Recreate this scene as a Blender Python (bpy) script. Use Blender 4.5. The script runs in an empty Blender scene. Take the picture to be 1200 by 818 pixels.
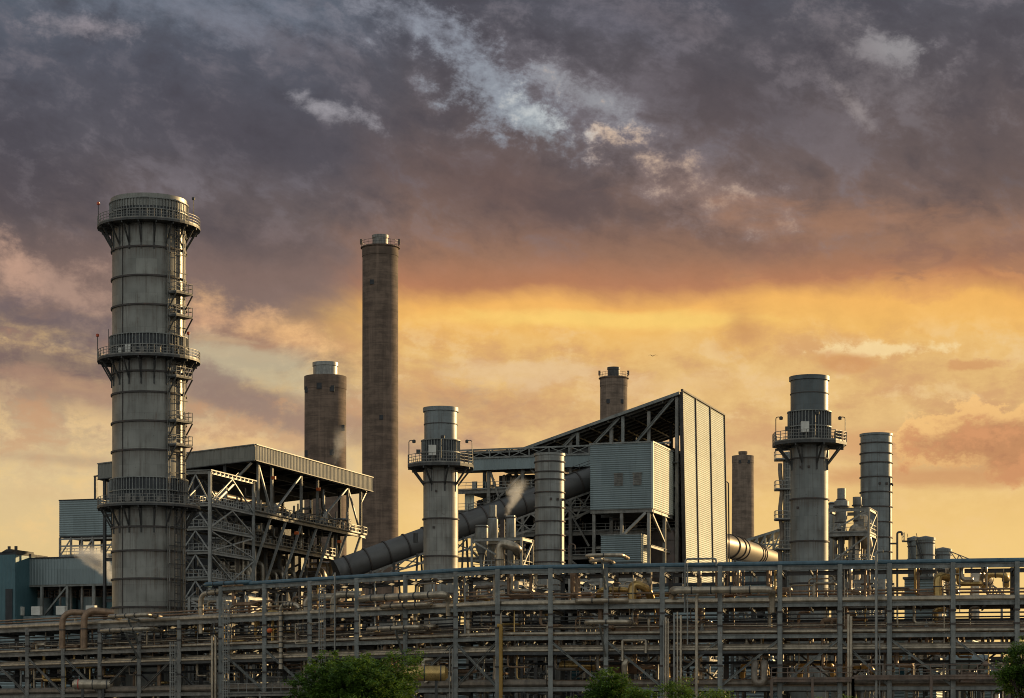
import bpy, math, random
from math import radians as R, sin, cos, pi, sqrt
from mathutils import Vector as V
random.seed(7)
col = bpy.context.scene.collection
F = 2700.0; HZ = 850.0; CZ = 1.7          # focal length and horizon of the view, camera height

# ---------------------------------------------------------------- objects
def tag(o, label=None, cat=None, group=None, kind=None):
    if label: o['label'] = label
    if cat: o['category'] = cat
    if group: o['group'] = group
    if kind: o['kind'] = kind
    return o
def empty(name, loc, rz=0, label=None, cat=None, group=None):
    o = bpy.data.objects.new(name, None); col.objects.link(o)
    o.location = loc; o.rotation_euler = (0, 0, rz); o.empty_display_size = 1
    return tag(o, label, cat, group)
def copy_tree(o, parent=None):
    c = o.copy(); col.objects.link(c); c.parent = parent
    for ch in list(o.children): copy_tree(ch, c)
    return c

class MB:
    def __init__(s): s.v = []; s.f = []
    def add(s, vs, fs):
        n = len(s.v); s.v += [tuple(p) for p in vs]; s.f += [tuple(i + n for i in f) for f in fs]; return s
    def box(s, x0, x1, y0, y1, z0, z1):
        if x0 > x1: x0, x1 = x1, x0
        if y0 > y1: y0, y1 = y1, y0
        if z0 > z1: z0, z1 = z1, z0
        return s.add([(x0,y0,z0),(x1,y0,z0),(x1,y1,z0),(x0,y1,z0),(x0,y0,z1),(x1,y0,z1),(x1,y1,z1),(x0,y1,z1)],
            [(0,3,2,1),(4,5,6,7),(0,1,5,4),(1,2,6,5),(2,3,7,6),(3,0,4,7)])
    def bar(s, a, b, w, h=None, flange=0):
        a = V(a); b = V(b); h = h or w; d = (b - a)
        if d.length < 1e-6: return s
        d.normalize(); up = V((0,0,1)) if abs(d.z) < .95 else V((0,1,0))
        sx = d.cross(up).normalized(); sy = sx.cross(d).normalized()
        if flange:                                        # an I section: web and two flanges
            t = min(w, h) * .14
            for c, ww, hh in ((V((0,0,0)), t, h - 2*t), (sy*(h/2 - t/2), w, t), (sy*(-h/2 + t/2), w, t)):
                s._pr(a + c, b + c, sx*(ww/2), sy*(hh/2))
            return s
        return s._pr(a, b, sx*(w/2), sy*(h/2))
    def _pr(s, a, b, x, y):
        return s.add([a-x-y, a+x-y, a+x+y, a-x+y, b-x-y, b+x-y, b+x+y, b-x+y],
            [(3,2,1,0),(4,5,6,7),(0,1,5,4),(1,2,6,5),(2,3,7,6),(3,0,4,7)])
    def tube(s, pts, r, n=8, cap=True):
        pts = [V(p) for p in pts]; m = len(pts)
        rs = r if isinstance(r, (list, tuple)) else [r]*m
        vs = []; ref = None
        for i, p in enumerate(pts):
            d = (pts[min(i+1, m-1)] - pts[max(i-1, 0)]).normalized()
            if ref is None:
                ref = d.cross(V((0,0,1)) if abs(d.z) < .9 else V((1,0,0))).normalized()
            else:
                ref = (ref - d*ref.dot(d)).normalized()
            o = d.cross(ref)
            for k in range(n):
                a = 2*pi*(k + .5)/n
                vs.append(p + (ref*cos(a) + o*sin(a))*rs[i])
        fs = [(i*n+k, i*n+(k+1) % n, (i+1)*n+(k+1) % n, (i+1)*n+k) for i in range(m-1) for k in range(n)]
        if cap: fs += [tuple(range(n))[::-1], tuple(range((m-1)*n, m*n))]
        return s.add(vs, fs)
    def lathe(s, prof, n=48, c=(0,0), a0=0, a1=2*pi, close=False):
        full = abs(a1 - a0 - 2*pi) < 1e-6; k = n if full else n + 1; m = len(prof); vs = []
        for i in range(k):
            a = a0 + (a1 - a0)*i/n
            for r, z in prof: vs.append((c[0] + r*cos(a), c[1] + r*sin(a), z))
        fs = []
        for i in range(n):
            j = (i+1) % k
            for q in range(m if close else m-1):
                w = (q+1) % m
                fs.append((i*m+q, j*m+q, j*m+w, i*m+w))
        if not close and full:
            if prof[0][0] > 1e-4: fs.append(tuple(i*m for i in range(k))[::-1])
            if prof[-1][0] > 1e-4: fs.append(tuple(i*m+m-1 for i in range(k)))
        return s.add(vs, fs)
    def cyl(s, c, r, z0, z1, n=16, r1=None):
        return s.lathe([(r, z0), (r if r1 is None else r1, z1)], n, c)
    def corr(s, a, b, z0, z1, nrm, pitch=.34, depth=.08, vertical=False, shift=0):
        # ribbed sheet from a to b (xy), z0..z1; ribs level unless vertical; shift = sideways move of the foot
        a = V((a[0], a[1], 0)); b = V((b[0], b[1], 0)); nn = V((nrm[0], nrm[1], 0)).normalized(); vs = []; fs = []
        if vertical:
            L = (b - a).length; k = max(2, int(L/pitch)*4)
            pat = (0, depth, depth, 0)
            for i in range(k+1):
                p = a + (b-a)*(i/k) + nn*pat[i % 4]
                vs += [p + V((0,0,z0)), p + V((0,0,z1))]
        else:
            k = max(2, int((z1-z0)/pitch)*2)
            for i in range(k+1):
                z = z0 + (z1-z0)*i/k; o = nn*(depth*(i % 2) + shift*(1 - i/k))
                vs += [a + o + V((0,0,z)), b + o + V((0,0,z))]
        fs = [(2*i, 2*i+1, 2*i+3, 2*i+2) for i in range(k)]
        return s.add(vs, fs)
    def build(s, name, mat, parent=None, smooth=False, loc=None):
        me = bpy.data.meshes.new(name); me.from_pydata(s.v, [], s.f); me.materials.append(mat)
        if smooth:
            me.polygons.foreach_set('use_smooth', [True]*len(me.polygons)); me.set_sharp_from_angle(angle=R(38))
        o = bpy.data.objects.new(name, me); col.objects.link(o); o.parent = parent
        if loc: o.location = loc
        return o

def rpath(pts, rad, seg=5):
    pts = [V(p) for p in pts]; out = [pts[0]]
    for i in range(1, len(pts)-1):
        a, b, c = pts[i-1], pts[i], pts[i+1]
        d1 = (a-b); d2 = (c-b); t = min(rad, d1.length*.48, d2.length*.48)
        p = b + d1.normalized()*t; q = b + d2.normalized()*t
        for k in range(seg+1):
            u = k/seg; out.append(p*(1-u)**2 + b*2*u*(1-u) + q*u*u)
    return out + [pts[-1]]

def rail(mb, pts, h=1.1, step=1.6, r=.036, closed=False):
    pts = [V(p) for p in pts]
    if closed: pts = pts + [pts[0]]
    for k in (h, h*.55):
        for a, b in zip(pts, pts[1:]): mb.bar(a + V((0,0,k)), b + V((0,0,k)), 2*r)
    for a, b in zip(pts, pts[1:]):
        mb.bar(a + V((0,0,.08)), b + V((0,0,.08)), .03, .16)
        n = max(1, round((b-a).length/step))
        for i in range(n): mb.bar(a.lerp(b, i/n), a.lerp(b, i/n) + V((0,0,h)), 2*r)
    mb.bar(pts[-1], pts[-1] + V((0,0,h)), 2*r)
    return mb

def ladder(mb, base, z0, z1, out, w=.5, cage=True, step=.35):
    # base xy, out = unit vector away from the wall
    b = V((base[0], base[1], 0)); o = V((out[0], out[1], 0)).normalized(); t = V((-o.y, o.x, 0))
    for sgn in (-1, 1): mb.bar(b + t*sgn*w/2 + V((0,0,z0)), b + t*sgn*w/2 + V((0,0,z1)), .07)
    z = z0 + .2
    while z < z1: mb.bar(b - t*w/2 + V((0,0,z)), b + t*w/2 + V((0,0,z)), .04); z += step
    if cage:
        z = z0 + 2.2; R0 = w*.75
        ring = lambda zz: [b + o*(R0*.8 + R0*cos(a)*1.0) + t*(R0*sin(a)) + V((0,0,zz)) for a in [pi*(-.8 + 1.6*i/8) for i in range(9)]]
        while z < z1:
            q = ring(z)
            for p1, p2 in zip(q, q[1:]): mb.bar(p1, p2, .05, .07)
            z += 1.1
        if z1 - z0 > 3:
            q0, q1 = ring(z0+2.2), ring(z1)
            for i in (1, 3, 4, 5, 7): mb.bar(q0[i], q1[i], .045)
    return mb

# ---------------------------------------------------------------- node helper
class E:
    """a socket with arithmetic, so that the procedural materials read as formulas"""
    nt = None
    def __init__(s, sock): s.s = sock
    @staticmethod
    def m(op, *a, clamp=False):
        n = E.nt.nodes.new('ShaderNodeMath'); n.operation = op; n.use_clamp = clamp
        for i, x in enumerate(a):
            if isinstance(x, E): E.nt.links.new(x.s, n.inputs[i])
            else: n.inputs[i].default_value = x
        return E(n.outputs[0])
    def __add__(s, o): return E.m('ADD', s, o)
    def __radd__(s, o): return E.m('ADD', o, s)
    def __sub__(s, o): return E.m('SUBTRACT', s, o)
    def __rsub__(s, o): return E.m('SUBTRACT', o, s)
    def __mul__(s, o): return E.m('MULTIPLY', s, o)
    def __rmul__(s, o): return E.m('MULTIPLY', o, s)
    def __truediv__(s, o): return E.m('DIVIDE', s, o)
def xyz(vec):
    n = E.nt.nodes.new('ShaderNodeSeparateXYZ'); E.nt.links.new(vec.s, n.inputs[0]); return [E(o) for o in n.outputs]
def comb(x, y, z=0.0):
    n = E.nt.nodes.new('ShaderNodeCombineXYZ')
    for i, q in enumerate((x, y, z)):
        if isinstance(q, E): E.nt.links.new(q.s, n.inputs[i])
        else: n.inputs[i].default_value = q
    return E(n.outputs[0])
DIM = ['3D']
def noise(vec, scale=1, detail=4, rough=.5, dist=0, col=False):
    n = E.nt.nodes.new('ShaderNodeTexNoise'); n.noise_dimensions = DIM[0]; E.nt.links.new(vec.s, n.inputs['Vector'])
    n.inputs['Scale'].default_value = scale; n.inputs['Detail'].default_value = detail
    n.inputs['Roughness'].default_value = rough; n.inputs['Distortion'].default_value = dist
    return E(n.outputs['Color' if col else 0])
def ss(x, a, b):                                           # smoothstep
    n = E.nt.nodes.new('ShaderNodeMapRange'); n.interpolation_type = 'SMOOTHSTEP'
    E.nt.links.new(x.s, n.inputs[0]); n.inputs[1].default_value = a; n.inputs[2].default_value = b
    return E(n.outputs[0])
def mixc(f, a, b, mode='MIX'):
    n = E.nt.nodes.new('ShaderNodeMix'); n.data_type = 'RGBA'; n.blend_type = mode
    for i, q in ((0, f), (6, a), (7, b)):
        if isinstance(q, E): E.nt.links.new(q.s, n.inputs[i])
        elif i == 0: n.inputs[0].default_value = q
        else: n.inputs[i].default_value = (*q[:3], 1)
    return E(n.outputs[2])
def ramp(x, stops):
    n = E.nt.nodes.new('ShaderNodeValToRGB'); cr = n.color_ramp; E.nt.links.new(x.s, n.inputs[0])
    while len(cr.elements) < len(stops): cr.elements.new(.5)
    for e, (p, c) in zip(cr.elements, stops): e.position = p; e.color = (*c, 1)
    return E(n.outputs[0])
def lin(r, g, b):
    f = lambda c: ((c/255+.055)/1.055)**2.4 if c > 10 else c/255/12.92
    return (f(r), f(g), f(b))
def new_mat(name):
    m = bpy.data.materials.new(name); m.use_nodes = True; E.nt = m.node_tree
    b = m.node_tree.nodes['Principled BSDF']; tc = m.node_tree.nodes.new('ShaderNodeTexCoord')
    return m, b, E(tc.outputs['Object'])
def setc(b, key, e):
    if isinstance(e, E): E.nt.links.new(e.s, b.inputs[key])
    elif isinstance(e, tuple): b.inputs[key].default_value = (*e, 1)
    else: b.inputs[key].default_value = e
def sc(c, k): return tuple(x*k for x in c)

RUST = (.16, .065, .028)
def steel(name, base, rough=.5, metal=.2, var=.35, rust=.25, scale=.7):
    m, b, P = new_mat(name)
    n1 = noise(P, scale, 6, .6); n2 = noise(P, scale*6, 4, .65); X = xyz(P)
    st = noise(comb(X[0]*2.2, X[1]*2.2, X[2]*.25), 1.0, 4, .6)
    c = mixc(ss(n1*.6 + st*.4, .35, .65), sc(base, 1-var), sc(base, 1+var*.6))
    c = mixc(ss(n2, .55, .8)*.35, c, sc(base, .45))
    c = mixc(ss(n1*.4 + n2*.6, .54, .68)*rust, c, RUST)
    setc(b, 'Base Color', c); setc(b, 'Metallic', metal); setc(b, 'Roughness', n2*.3 + (rough - .15)); return m

def shell(name, base, plate=(2.6, 2.2), streak=.5, stain=(.09,.075,.06), rough=.42, metal=.35, bands=0.0, chips=.45, runs=()):
    # curved plates of a steel stack: plate tone changes, weld seams, run-off streaks
    m, b, P = new_mat(name); X = xyz(P)
    ang = E.m('ARCTAN2', X[1], X[0])*4.4
    bt = E.nt.nodes.new('ShaderNodeTexBrick'); E.nt.links.new(comb(ang, X[2]).s, bt.inputs['Vector'])
    bt.inputs['Color1'].default_value = (.1,.1,.1,1); bt.inputs['Color2'].default_value = (.9,.9,.9,1); bt.inputs['Mortar'].default_value = (.0,.0,.0,1)
    bt.inputs['Scale'].default_value = 1; bt.inputs['Mortar Size'].default_value = .025
    bt.inputs['Brick Width'].default_value = plate[0]; bt.inputs['Row Height'].default_value = plate[1]
    tone = noise(comb(ang*.35, X[2]*.3), 1, 2, .5)
    br = E.m('MULTIPLY', E(bt.outputs['Color']), .24) + tone*.7 + .26
    st = noise(comb(ang*1.9, X[2]*.07), 1, 5, .65); st2 = noise(comb(ang*6, X[2]*.16), 1, 4, .6); bl = noise(P, .8, 6, .65)
    c = mixc(1.0, base, br, 'MULTIPLY')
    c = mixc(ss(st*.7 + bl*.3, .46, .72)*streak, c, stain)
    c = mixc(ss(st2*.6 + bl*.4, .56, .72)*streak*.8, c, (.13,.075,.045))
    c = mixc(ss(noise(P, 2.6, 5, .75), .635, .68)*chips, c, (.05,.042,.036))
    if runs:                                              # rust run-off below each ring and bracket row
        acc = None
        for zr in runs:
            d_ = (zr - X[2]); k_ = ss(d_, -.02, .05)*ss(d_*-1.0, -2.0, -.1); acc = k_ if acc is None else E.m('MAXIMUM', acc, k_)
        dr = noise(comb(ang*5.5, X[2]*.05), 1, 5, .75)
        c = mixc(acc*ss(dr, .47, .66)*.8, c, (.085,.05,.032)); c = mixc(acc*acc*.35, c, (.09,.07,.055))
    if bands:
        bz = noise(comb(0.0, X[2]*.55 + bl*.15), 1, 6, .75)
        c = mixc(ss(bz, .35, .65)*bands, c, sc(base, .55))
    setc(b, 'Base Color', c); setc(b, 'Metallic', metal); setc(b, 'Roughness', bl*.25 + (rough-.1)); return m

def plain(name, c, rough=.6, metal=0., var=.25, scale=1.2):
    return steel(name, c, rough, metal, var, 0.0, scale)

def sheet(name, base, w_, h_, rough=.45, metal=.2, dirt=.3):
    m, b, P = new_mat(name); X = xyz(P)
    bt = E.nt.nodes.new('ShaderNodeTexBrick'); E.nt.links.new(comb(X[0] + X[1], X[2]).s, bt.inputs['Vector'])
    bt.inputs['Color1'].default_value = (.0,.0,.0,1); bt.inputs['Color2'].default_value = (1,1,1,1); bt.inputs['Mortar'].default_value = (.0,.0,.0,1)
    bt.inputs['Scale'].default_value = 1; bt.inputs['Mortar Size'].default_value = .03; bt.inputs['Brick Width'].default_value = w_; bt.inputs['Row Height'].default_value = h_
    st = noise(comb(X[0]*1.3, X[1]*1.3, X[2]*.12), 1, 5, .65); n1 = noise(P, .35, 5, .6)
    c = mixc(1.0, base, E.m('MULTIPLY', E(bt.outputs['Color']), .2) + n1*.35 + .72, 'MULTIPLY')
    c = mixc(ss(st, .48, .74)*dirt, c, sc(base, .4)); c = mixc(ss(st*.5 + n1*.5, .58, .68)*dirt*.6, c, (.2,.12,.07))
    setc(b, 'Base Color', c); setc(b, 'Metallic', metal); setc(b, 'Roughness', n1*.3 + (rough-.12)); return m

def concrete(name, base):
    m, b, P = new_mat(name); X = xyz(P); ang = E.m('ARCTAN2', X[1], X[0])
    lift = noise(comb(ang*.4, X[2]*.42), 1, 3, .8)          # pour lifts, each its own tone
    line = E.m('LESS_THAN', E.m('FRACT', X[2]*.4), .1)
    st = noise(comb(ang*9, X[2]*.03), 1, 6, .7); bl = noise(P, .25, 8, .65)
    c = mixc(ss(lift*.5 + bl*.5, .38, .62), sc(base, .62), sc(base, 1.28))
    c = mixc(ss(st, .45, .75)*.55, c, sc(base, .45))
    c = mixc(line*.35, c, sc(base, .5))
    g_ = noise(comb(ang*2.5, X[2]*.012), 1, 4, .6); c = mixc(ss(g_, .52, .7)*.5, c, sc(base, 1.7)); c = mixc(ss(noise(comb(ang*1.2, X[2]*.09), 1, 2, .5), .6, .63)*.3, c, sc(base, .5))
    setc(b, 'Base Color', c); setc(b, 'Roughness', .9); return m

M = {}
M['steel'] = steel('painted_steel', (.20,.19,.17), .5, .25, .4, .5)
M['steel_l'] = steel('galvanised_steel', (.25,.245,.225), .42, .45, .3, .2)
M['steel_d'] = steel('dark_steel', (.055,.055,.053), .55, .2, .4, .4)
M['steel_b'] = steel('blue_grey_steel', (.20,.205,.19), .5, .2, .4, .45)
M['rusty'] = steel('rusty_steel', (.17,.12,.09), .7, .1, .4, .8)
M['bluepipe'] = steel('blue_pipe_paint', (.075,.135,.17), .38, .1, .3, .15)
M['pipe'] = steel('insulated_pipe_jacket', (.42,.35,.26), .34, .6, .35, .3, 1.2)
M['pipe_w'] = steel('brown_pipe', (.26,.165,.10), .45, .35, .4, .6, 1.2)
M['pipe_d'] = steel('dull_pipe', (.19,.155,.12), .45, .35, .4, .35, 1.2)
M['yellow'] = steel('yellow_paint', (.34,.19,.03), .5, 0, .35, .4)
M['stack'] = shell('weathered_stack_plate', (.29,.285,.255), streak=.75)
M['stack_s'] = shell('small_stack_plate', (.31,.315,.295), (2.2,1.6), .65)
M['stack_b'] = shell('cool_stack_plate', (.225,.25,.25), (2.2,1.6), .7, chips=.75)
M['stack_t'] = shell('heat_darkened_plate', (.12,.14,.145), (2.2,1.6), .6, chips=.6)
M['collar'] = steel('dark_screen', (.055,.06,.065), .6, .2, .3, .2)
M['ring'] = steel('rust_dark_ring', (.06,.05,.045), .7, .1, .3, .6)
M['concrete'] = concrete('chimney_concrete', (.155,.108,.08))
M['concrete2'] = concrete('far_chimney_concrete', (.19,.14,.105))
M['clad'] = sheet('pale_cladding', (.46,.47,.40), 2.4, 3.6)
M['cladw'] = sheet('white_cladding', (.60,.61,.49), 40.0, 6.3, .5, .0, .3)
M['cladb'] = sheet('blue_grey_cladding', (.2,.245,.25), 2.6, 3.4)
M['cladt'] = plain('teal_cladding', (.06,.13,.15), .5, .1, .15, .2)
M['fascia'] = sheet('tan_grey_fascia', (.2,.195,.17), 1.2, 5.0, .65, .0, .5)
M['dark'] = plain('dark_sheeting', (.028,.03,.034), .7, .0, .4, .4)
M['duct'] = shell('duct_plate', (.15,.145,.14), (3,3), .5, (.06,.05,.045), .5, .3)
M['ductw'] = shell('warm_duct_plate', (.34,.29,.22), (3,3), .5, (.1,.08,.05), .4, .5)
M['brown'] = steel('brown_tank', (.075,.055,.045), .6, .1, .3, .6)
M['lamp'] = plain('lamp_red_glass', (.5,.07,.02), .3, 0, .1)
M['orange'] = plain('orange_paint', (.62,.13,.03), .5, 0, .1)
M['white'] = plain('white_box_paint', (.62,.6,.54), .5, 0, .15)
M['win'] = plain('window_glass', (.02,.06,.075), .12, .3, .1)
M['red'] = plain('red_mark', (.5,.05,.04), .5, 0, .1)

def leafmat(name, c0, c1):
    m, b, P = new_mat(name); n = noise(P, .9, 4, .7); ge = E.nt.nodes.new('ShaderNodeNewGeometry'); n2 = E(ge.outputs['Random Per Island'])
    setc(b, 'Base Color', mixc(ss(n*.6 + n2*.4, .25, .75), c0, c1)); setc(b, 'Roughness', .6); setc(b, 'Specular IOR Level', .25)
    tr = E.nt.nodes.new('ShaderNodeBsdfTranslucent'); E.nt.links.new(mixc(n2, sc(c1, 1.3), c1).s, tr.inputs[0])
    mx = E.nt.nodes.new('ShaderNodeMixShader'); mx.inputs[0].default_value = .22
    E.nt.links.new(b.outputs[0], mx.inputs[1]); E.nt.links.new(tr.outputs[0], mx.inputs[2])
    E.nt.links.new(mx.outputs[0], E.nt.nodes['Material Output'].inputs[0]); return m
M['leaf'] = leafmat('leaf', (.022,.06,.010), (.13,.22,.03))
M['leaf2'] = leafmat('shrub_leaf', (.05,.10,.012), (.18,.27,.04))
M['sun_tint'] = steel('sun_tinted_jacket', (.50,.33,.12), .3, .7, .3, .3, 1.5)  # yellowed base colour stands in for sunlight that does not reach these pipes
M['under'] = steel('roof_underside', (.075,.068,.06), .8, 0, .4, .3)
M['steel_w'] = steel('pale_steel', (.36,.365,.35), .5, .25, .3, .25)
M['bark'] = plain('bark', (.05,.035,.025), .9)

# ---------------------------------------------------------------- frames of reference
GA = -R(17.76)                                             # the plant's grid is turned by this much
class Fr:
    """ground frame at a point seen at column px and depth D; local x along the plant front, y away"""
    def __init__(s, px, D, rz=GA):
        s.ox = (px-600)*D/F; s.oy = D; s.a = rz; s.c = cos(rz); s.s = sin(rz)
    def w(s, x, y): return (s.ox + x*s.c - y*s.s, s.oy + x*s.s + y*s.c)
    def x(s, px, y=0):                                     # local x on the plane y seen at px
        t = (px-600)/F; X0, Y0 = s.w(0, y)
        return (t*Y0 - X0)/(s.c - t*s.s)
    def y(s, px, x=0):
        t = (px-600)/F; X0, Y0 = s.w(x, 0)
        return (t*Y0 - X0)/(-s.s - t*s.c)
    def z(s, x, y, py): return CZ + (HZ-py)*s.w(x, y)[1]/F
    def root(s, name, label, cat, group=None):
        return empty(name, (s.ox, s.oy, 0), s.a, label, cat, group)
# ---------------------------------------------------------------- camera, sky, sun
scn = bpy.context.scene
cam_d = bpy.data.cameras.new('camera'); cam = bpy.data.objects.new('camera', cam_d); col.objects.link(cam)
cam.location = (0, 0, CZ); cam.rotation_euler = (R(90), 0, 0)
cam_d.sensor_width = 36; cam_d.lens = 36*F/1200; cam_d.shift_y = (HZ-409)/1200; cam_d.clip_start = 1; cam_d.clip_end = 20000
scn.camera = cam
scn.view_settings.view_transform = 'Standard'; scn.view_settings.look = 'None'; scn.view_settings.exposure = 0
scn.cycles.use_denoising = True; scn.cycles.filter_width = 1.0; scn.cycles.adaptive_threshold = .02; scn.cycles.max_bounces = 5; scn.cycles.volume_bounces = 1
scn.cycles.sample_clamp_indirect = 4

SUN_AZ, SUN_EL = R(90-40), R(12)                            # measured from +Y towards +X
sd = bpy.data.lights.new('sun', 'SUN'); so = bpy.data.objects.new('sun', sd); col.objects.link(so)
sd.energy = 4.9; sd.angle = R(.8); sd.color = (1.0, .70, .34)
dirn = V((sin(SUN_AZ)*cos(SUN_EL), cos(SUN_AZ)*cos(SUN_EL), sin(SUN_EL)))
so.rotation_euler = (-dirn).to_track_quat('-Z', 'Y').to_euler(); so.location = (200, 100, 100)

w = bpy.data.worlds.new('World'); scn.world = w; w.use_nodes = True; nt = w.node_tree; E.nt = nt
bg = nt.nodes['Background']
sky = nt.nodes.new('ShaderNodeTexSky'); sky.sky_type = 'NISHITA'; sky.sun_disc = False
sky.sun_elevation = SUN_EL; sky.sun_rotation = SUN_AZ; sky.air_density = 1.6; sky.dust_density = 3
DIM[0] = '2D'
tcw = nt.nodes.new('ShaderNodeTexCoord'); D3 = E(tcw.outputs['Generated']); dx, dy, dz = xyz(D3)
hyp = E.m('SQRT', dx*dx + dy*dy)
A = E.m('ARCTAN2', dx, dy)*2.7 + .6                         # compass direction
T = E.m('MINIMUM', dz/hyp*2.7, 3.0)                         # height above the horizon
Q = .85 - T
# broad warp so that bands drift and curl, with a finer one for ragged edges
def warp(k, s_): return noise(comb(A + k, Q + k*.7), s_, 4, .6)
A2 = A + (warp(3.3, 3.2)-.5)*.11; Q2 = Q + (warp(9.1, 3.6)-.5)*.06
ag = A2 + Q2*.40; dg = Q2 - A2*.40                          # the upper cloud streams fall to the right
fb = noise(comb(ag*1.5, dg*3.2), 2.1, 6, .56)              # broad billows
fm = noise(comb(ag*1.5 + 5.0, dg*2.6), 8.0, 6, .64)        # mottling
fs = noise(comb(A*1.0 + 2.2, Q*1.25), 22.0, 5, .68)         # small tufts
fl = noise(comb(A2*1.0, Q2*3.0), 5.5, 7, .6)              # flat low cloud
fl2 = noise(comb(A2*1.0 + 4.4, Q2*2.1), 9.0, 7, .62)
Qr = E.m('ADD', Q2 + (fb-.5)*(.055 - ss(Q, .27, .34)*.032) + (fm-.5)*.014, 0.0, clamp=True)
RT = ramp(Qr, ((0, lin(84,84,94)), (.1, lin(88,82,88)), (.19, lin(108,93,92)), (.25, lin(130,104,94)), (.30, lin(156,116,94)), (.338, lin(184,126,92)),
          (.362, lin(246,184,100)), (.388, lin(246,190,104)), (.43, lin(230,184,118)), (.53, lin(226,184,128)), (.60, lin(243,201,128)), (.68, lin(250,210,134))))
LF = ramp(Qr, ((0, lin(92,99,112)), (.08, lin(84,86,98)), (.18, lin(88,84,92)), (.26, lin(106,93,93)), (.32, lin(130,107,100)),
          (.38, lin(138,115,107)), (.45, lin(152,125,110)), (.50, lin(202,174,138)), (.56, lin(224,197,150)), (.66, lin(232,201,142))))
C = mixc(ss(A2 + (fb-.5)*.25, .34, .52), LF, RT)
def puff(cx, cy, rx, ry, rot, n, amp, lo=.2, hi=.7):
    a = A - cx; q = Q - cy; c_, s_ = cos(rot), sin(rot)
    u = (a*c_ + q*s_)*(1/rx); v = (q*c_ - a*s_)*(1/ry)
    return ss(1.0 - E.m('SQRT', u*u + v*v) + (n-.5)*amp, lo, hi)
def over(C, mask, color, k=1.0): return mixc(E.m('MULTIPLY', mask, k, clamp=True), C, lin(*color))
up = ss(Q2*-1.0, -.34, -.24)
C = over(C, ss(fb*.6+fm*.4, .50, .62)*up, (126,120,128), .40)
C = over(C, ss(1.0-(fb*.7+fm*.3), .48, .66)*up, (70,65,74), .5)
C = over(C, ss(fm*.5+fs*.5, .51, .64)*up, (134,126,132), .16)
C = over(C, ss(1.0-fm*.5-fs*.5, .51, .66)*up, (66,61,68), .12)
mg = fm*.5 + fs*.5; mh = fm*.3 + fs*.7
# breaks where paler sky shows through
for (x, y, rx, ry, rot, amp, colr, k) in ((.24,.015,.30,.05,.1,2.5,(124,131,146),.55), (.68,.13,.34,.085,.44,2.6,(124,118,126),.75), (.50,.03,.13,.035,.45,3.4,(136,140,152),.8), (.56,.085,.12,.045,.85,3.6,(142,148,160),.85),
        (.60,.115,.14,.05,.5,4.6,(150,156,166),.8), (.625,.145,.05,.02,.5,3.2,(164,172,178),.75), (.69,.115,.09,.030,.5,4.2,(150,150,156),.8), (.375,.127,.08,.017,.3,3.4,(168,164,170),.75),
        (.115,.045,.09,.018,.0,3.2,(150,142,148),.75), (1.035,.07,.06,.032,.2,4.0,(172,170,172),.75), (1.02,.09,.14,.07,.6,3.0,(124,116,120),.6), (1.0,.135,.05,.012,.9,3.4,(150,140,140),.7),
        (.72,.02,.12,.05,.3,3.0,(112,110,122),.5), (.33,.28,.06,.02,.1,2.6,(124,108,108),.5), (.84,.235,.17,.05,.4,2.4,(150,124,114),.65), (.80,.03,.2,.03,.35,3.2,(116,108,114),.5)):
    C = over(C, puff(x, y, rx, ry, rot, mg, amp*1.1, .0, 1.35), colr, min(1, k*1.2))
C = over(C, puff(.60, .225, .22, .075, .30, fb, 1.4, .0, 1.0), (106,84,81), .6)
C = over(C, puff(.30, .16, .24, .07, .25, fb*.7+fm*.3, 1.8, .0, 1.0), (76,71,80), .55)
C = over(C, puff(.84, .12, .14, .06, .4, fb*.7+fm*.3, 1.8, .0, 1.0), (82,74,80), .55)
C = over(C, puff(1.14, .20, .16, .07, .3, fb*.7+fm*.3, 1.8, .0, 1.0), (90,78,80), .55)
C = over(C, puff(.75, .182, .18, .040, .43, mh, 6.0, .35, 1.9), (212,182,158), .65)
C = over(C, puff(.72, .160, .11, .030, .5, mh, 6.5, .6, 2.0), (226,196,166), .6)
C = over(C, puff(.64, .135, .08, .03, .5, mh, 5.0, .4, 1.5), (192,198,200), .9)
# warm mottled cloud over the band on the right
C = over(C, puff(1.0,.27,.34,.05,.16,fl, 3.0, .2, 1.1), (168,124,98), .6)
C = over(C, puff(1.12,.335,.25,.03,.05,fl2, 3.4, .2, 1.0), (212,150,98), .6)
C = over(C, puff(1.08,.31,.25,.03,.02,fl2, 3.8, .3, 1.0), (134,100,90), .5)
low = ss(Q2, .365, .42)
C = over(C, ss(fl*.7+fs*.3, .47, .66)*low, (248,208,138), .5)
lowc = low*ss(Q2*-1.0, -.62, -.5)
C = over(C, ss(1.0-(fl*.7+fs*.3), .46, .62)*lowc, (208,152,112), .5)
C = over(C, ss(fl2*.5+fm*.2+fs*.3, .5, .6)*lowc, (240,206,156), .35)
C = over(C, ss(fl2*.6+fs*.4, .5, .66)*low, (240,200,140), .3)
C = over(C, puff(.68,.374,.30,.014,.02,fl, 2.0, .0, .9), (255,210,116), .9)
C = over(C, puff(.87,.385,.04,.05,-.5,fl2, 2.0, .0, 1.2), (198,140,92), .6)
C = over(C, puff(.57,.49,.20,.045,.1,fl2, 3.0, .0, 1.2), (190,142,112), .7)
C = over(C, puff(.80,.45,.2,.02,.0,fl2, 3.6, .0, 1.2), (236,196,144), .6)
C = over(C, puff(.62,.435,.20,.018,.0,fl2, 3.2, .1, .9), (232,196,150), .6)
C = over(C, puff(1.04,.415,.12,.012,.0,fl2*.5+fs*.5, 3.8, .2, .8), (252,222,164), .8)
C = over(C, puff(.985,.43,.06,.018,.1,fl2*.5+fs*.5, 2.6, .2, .7), (212,150,98), .65)
C = over(C, puff(1.13,.437,.055,.013,.0,fl2*.5+fs*.5, 3.0, .2, .6), (214,156,104), .8)
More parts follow.
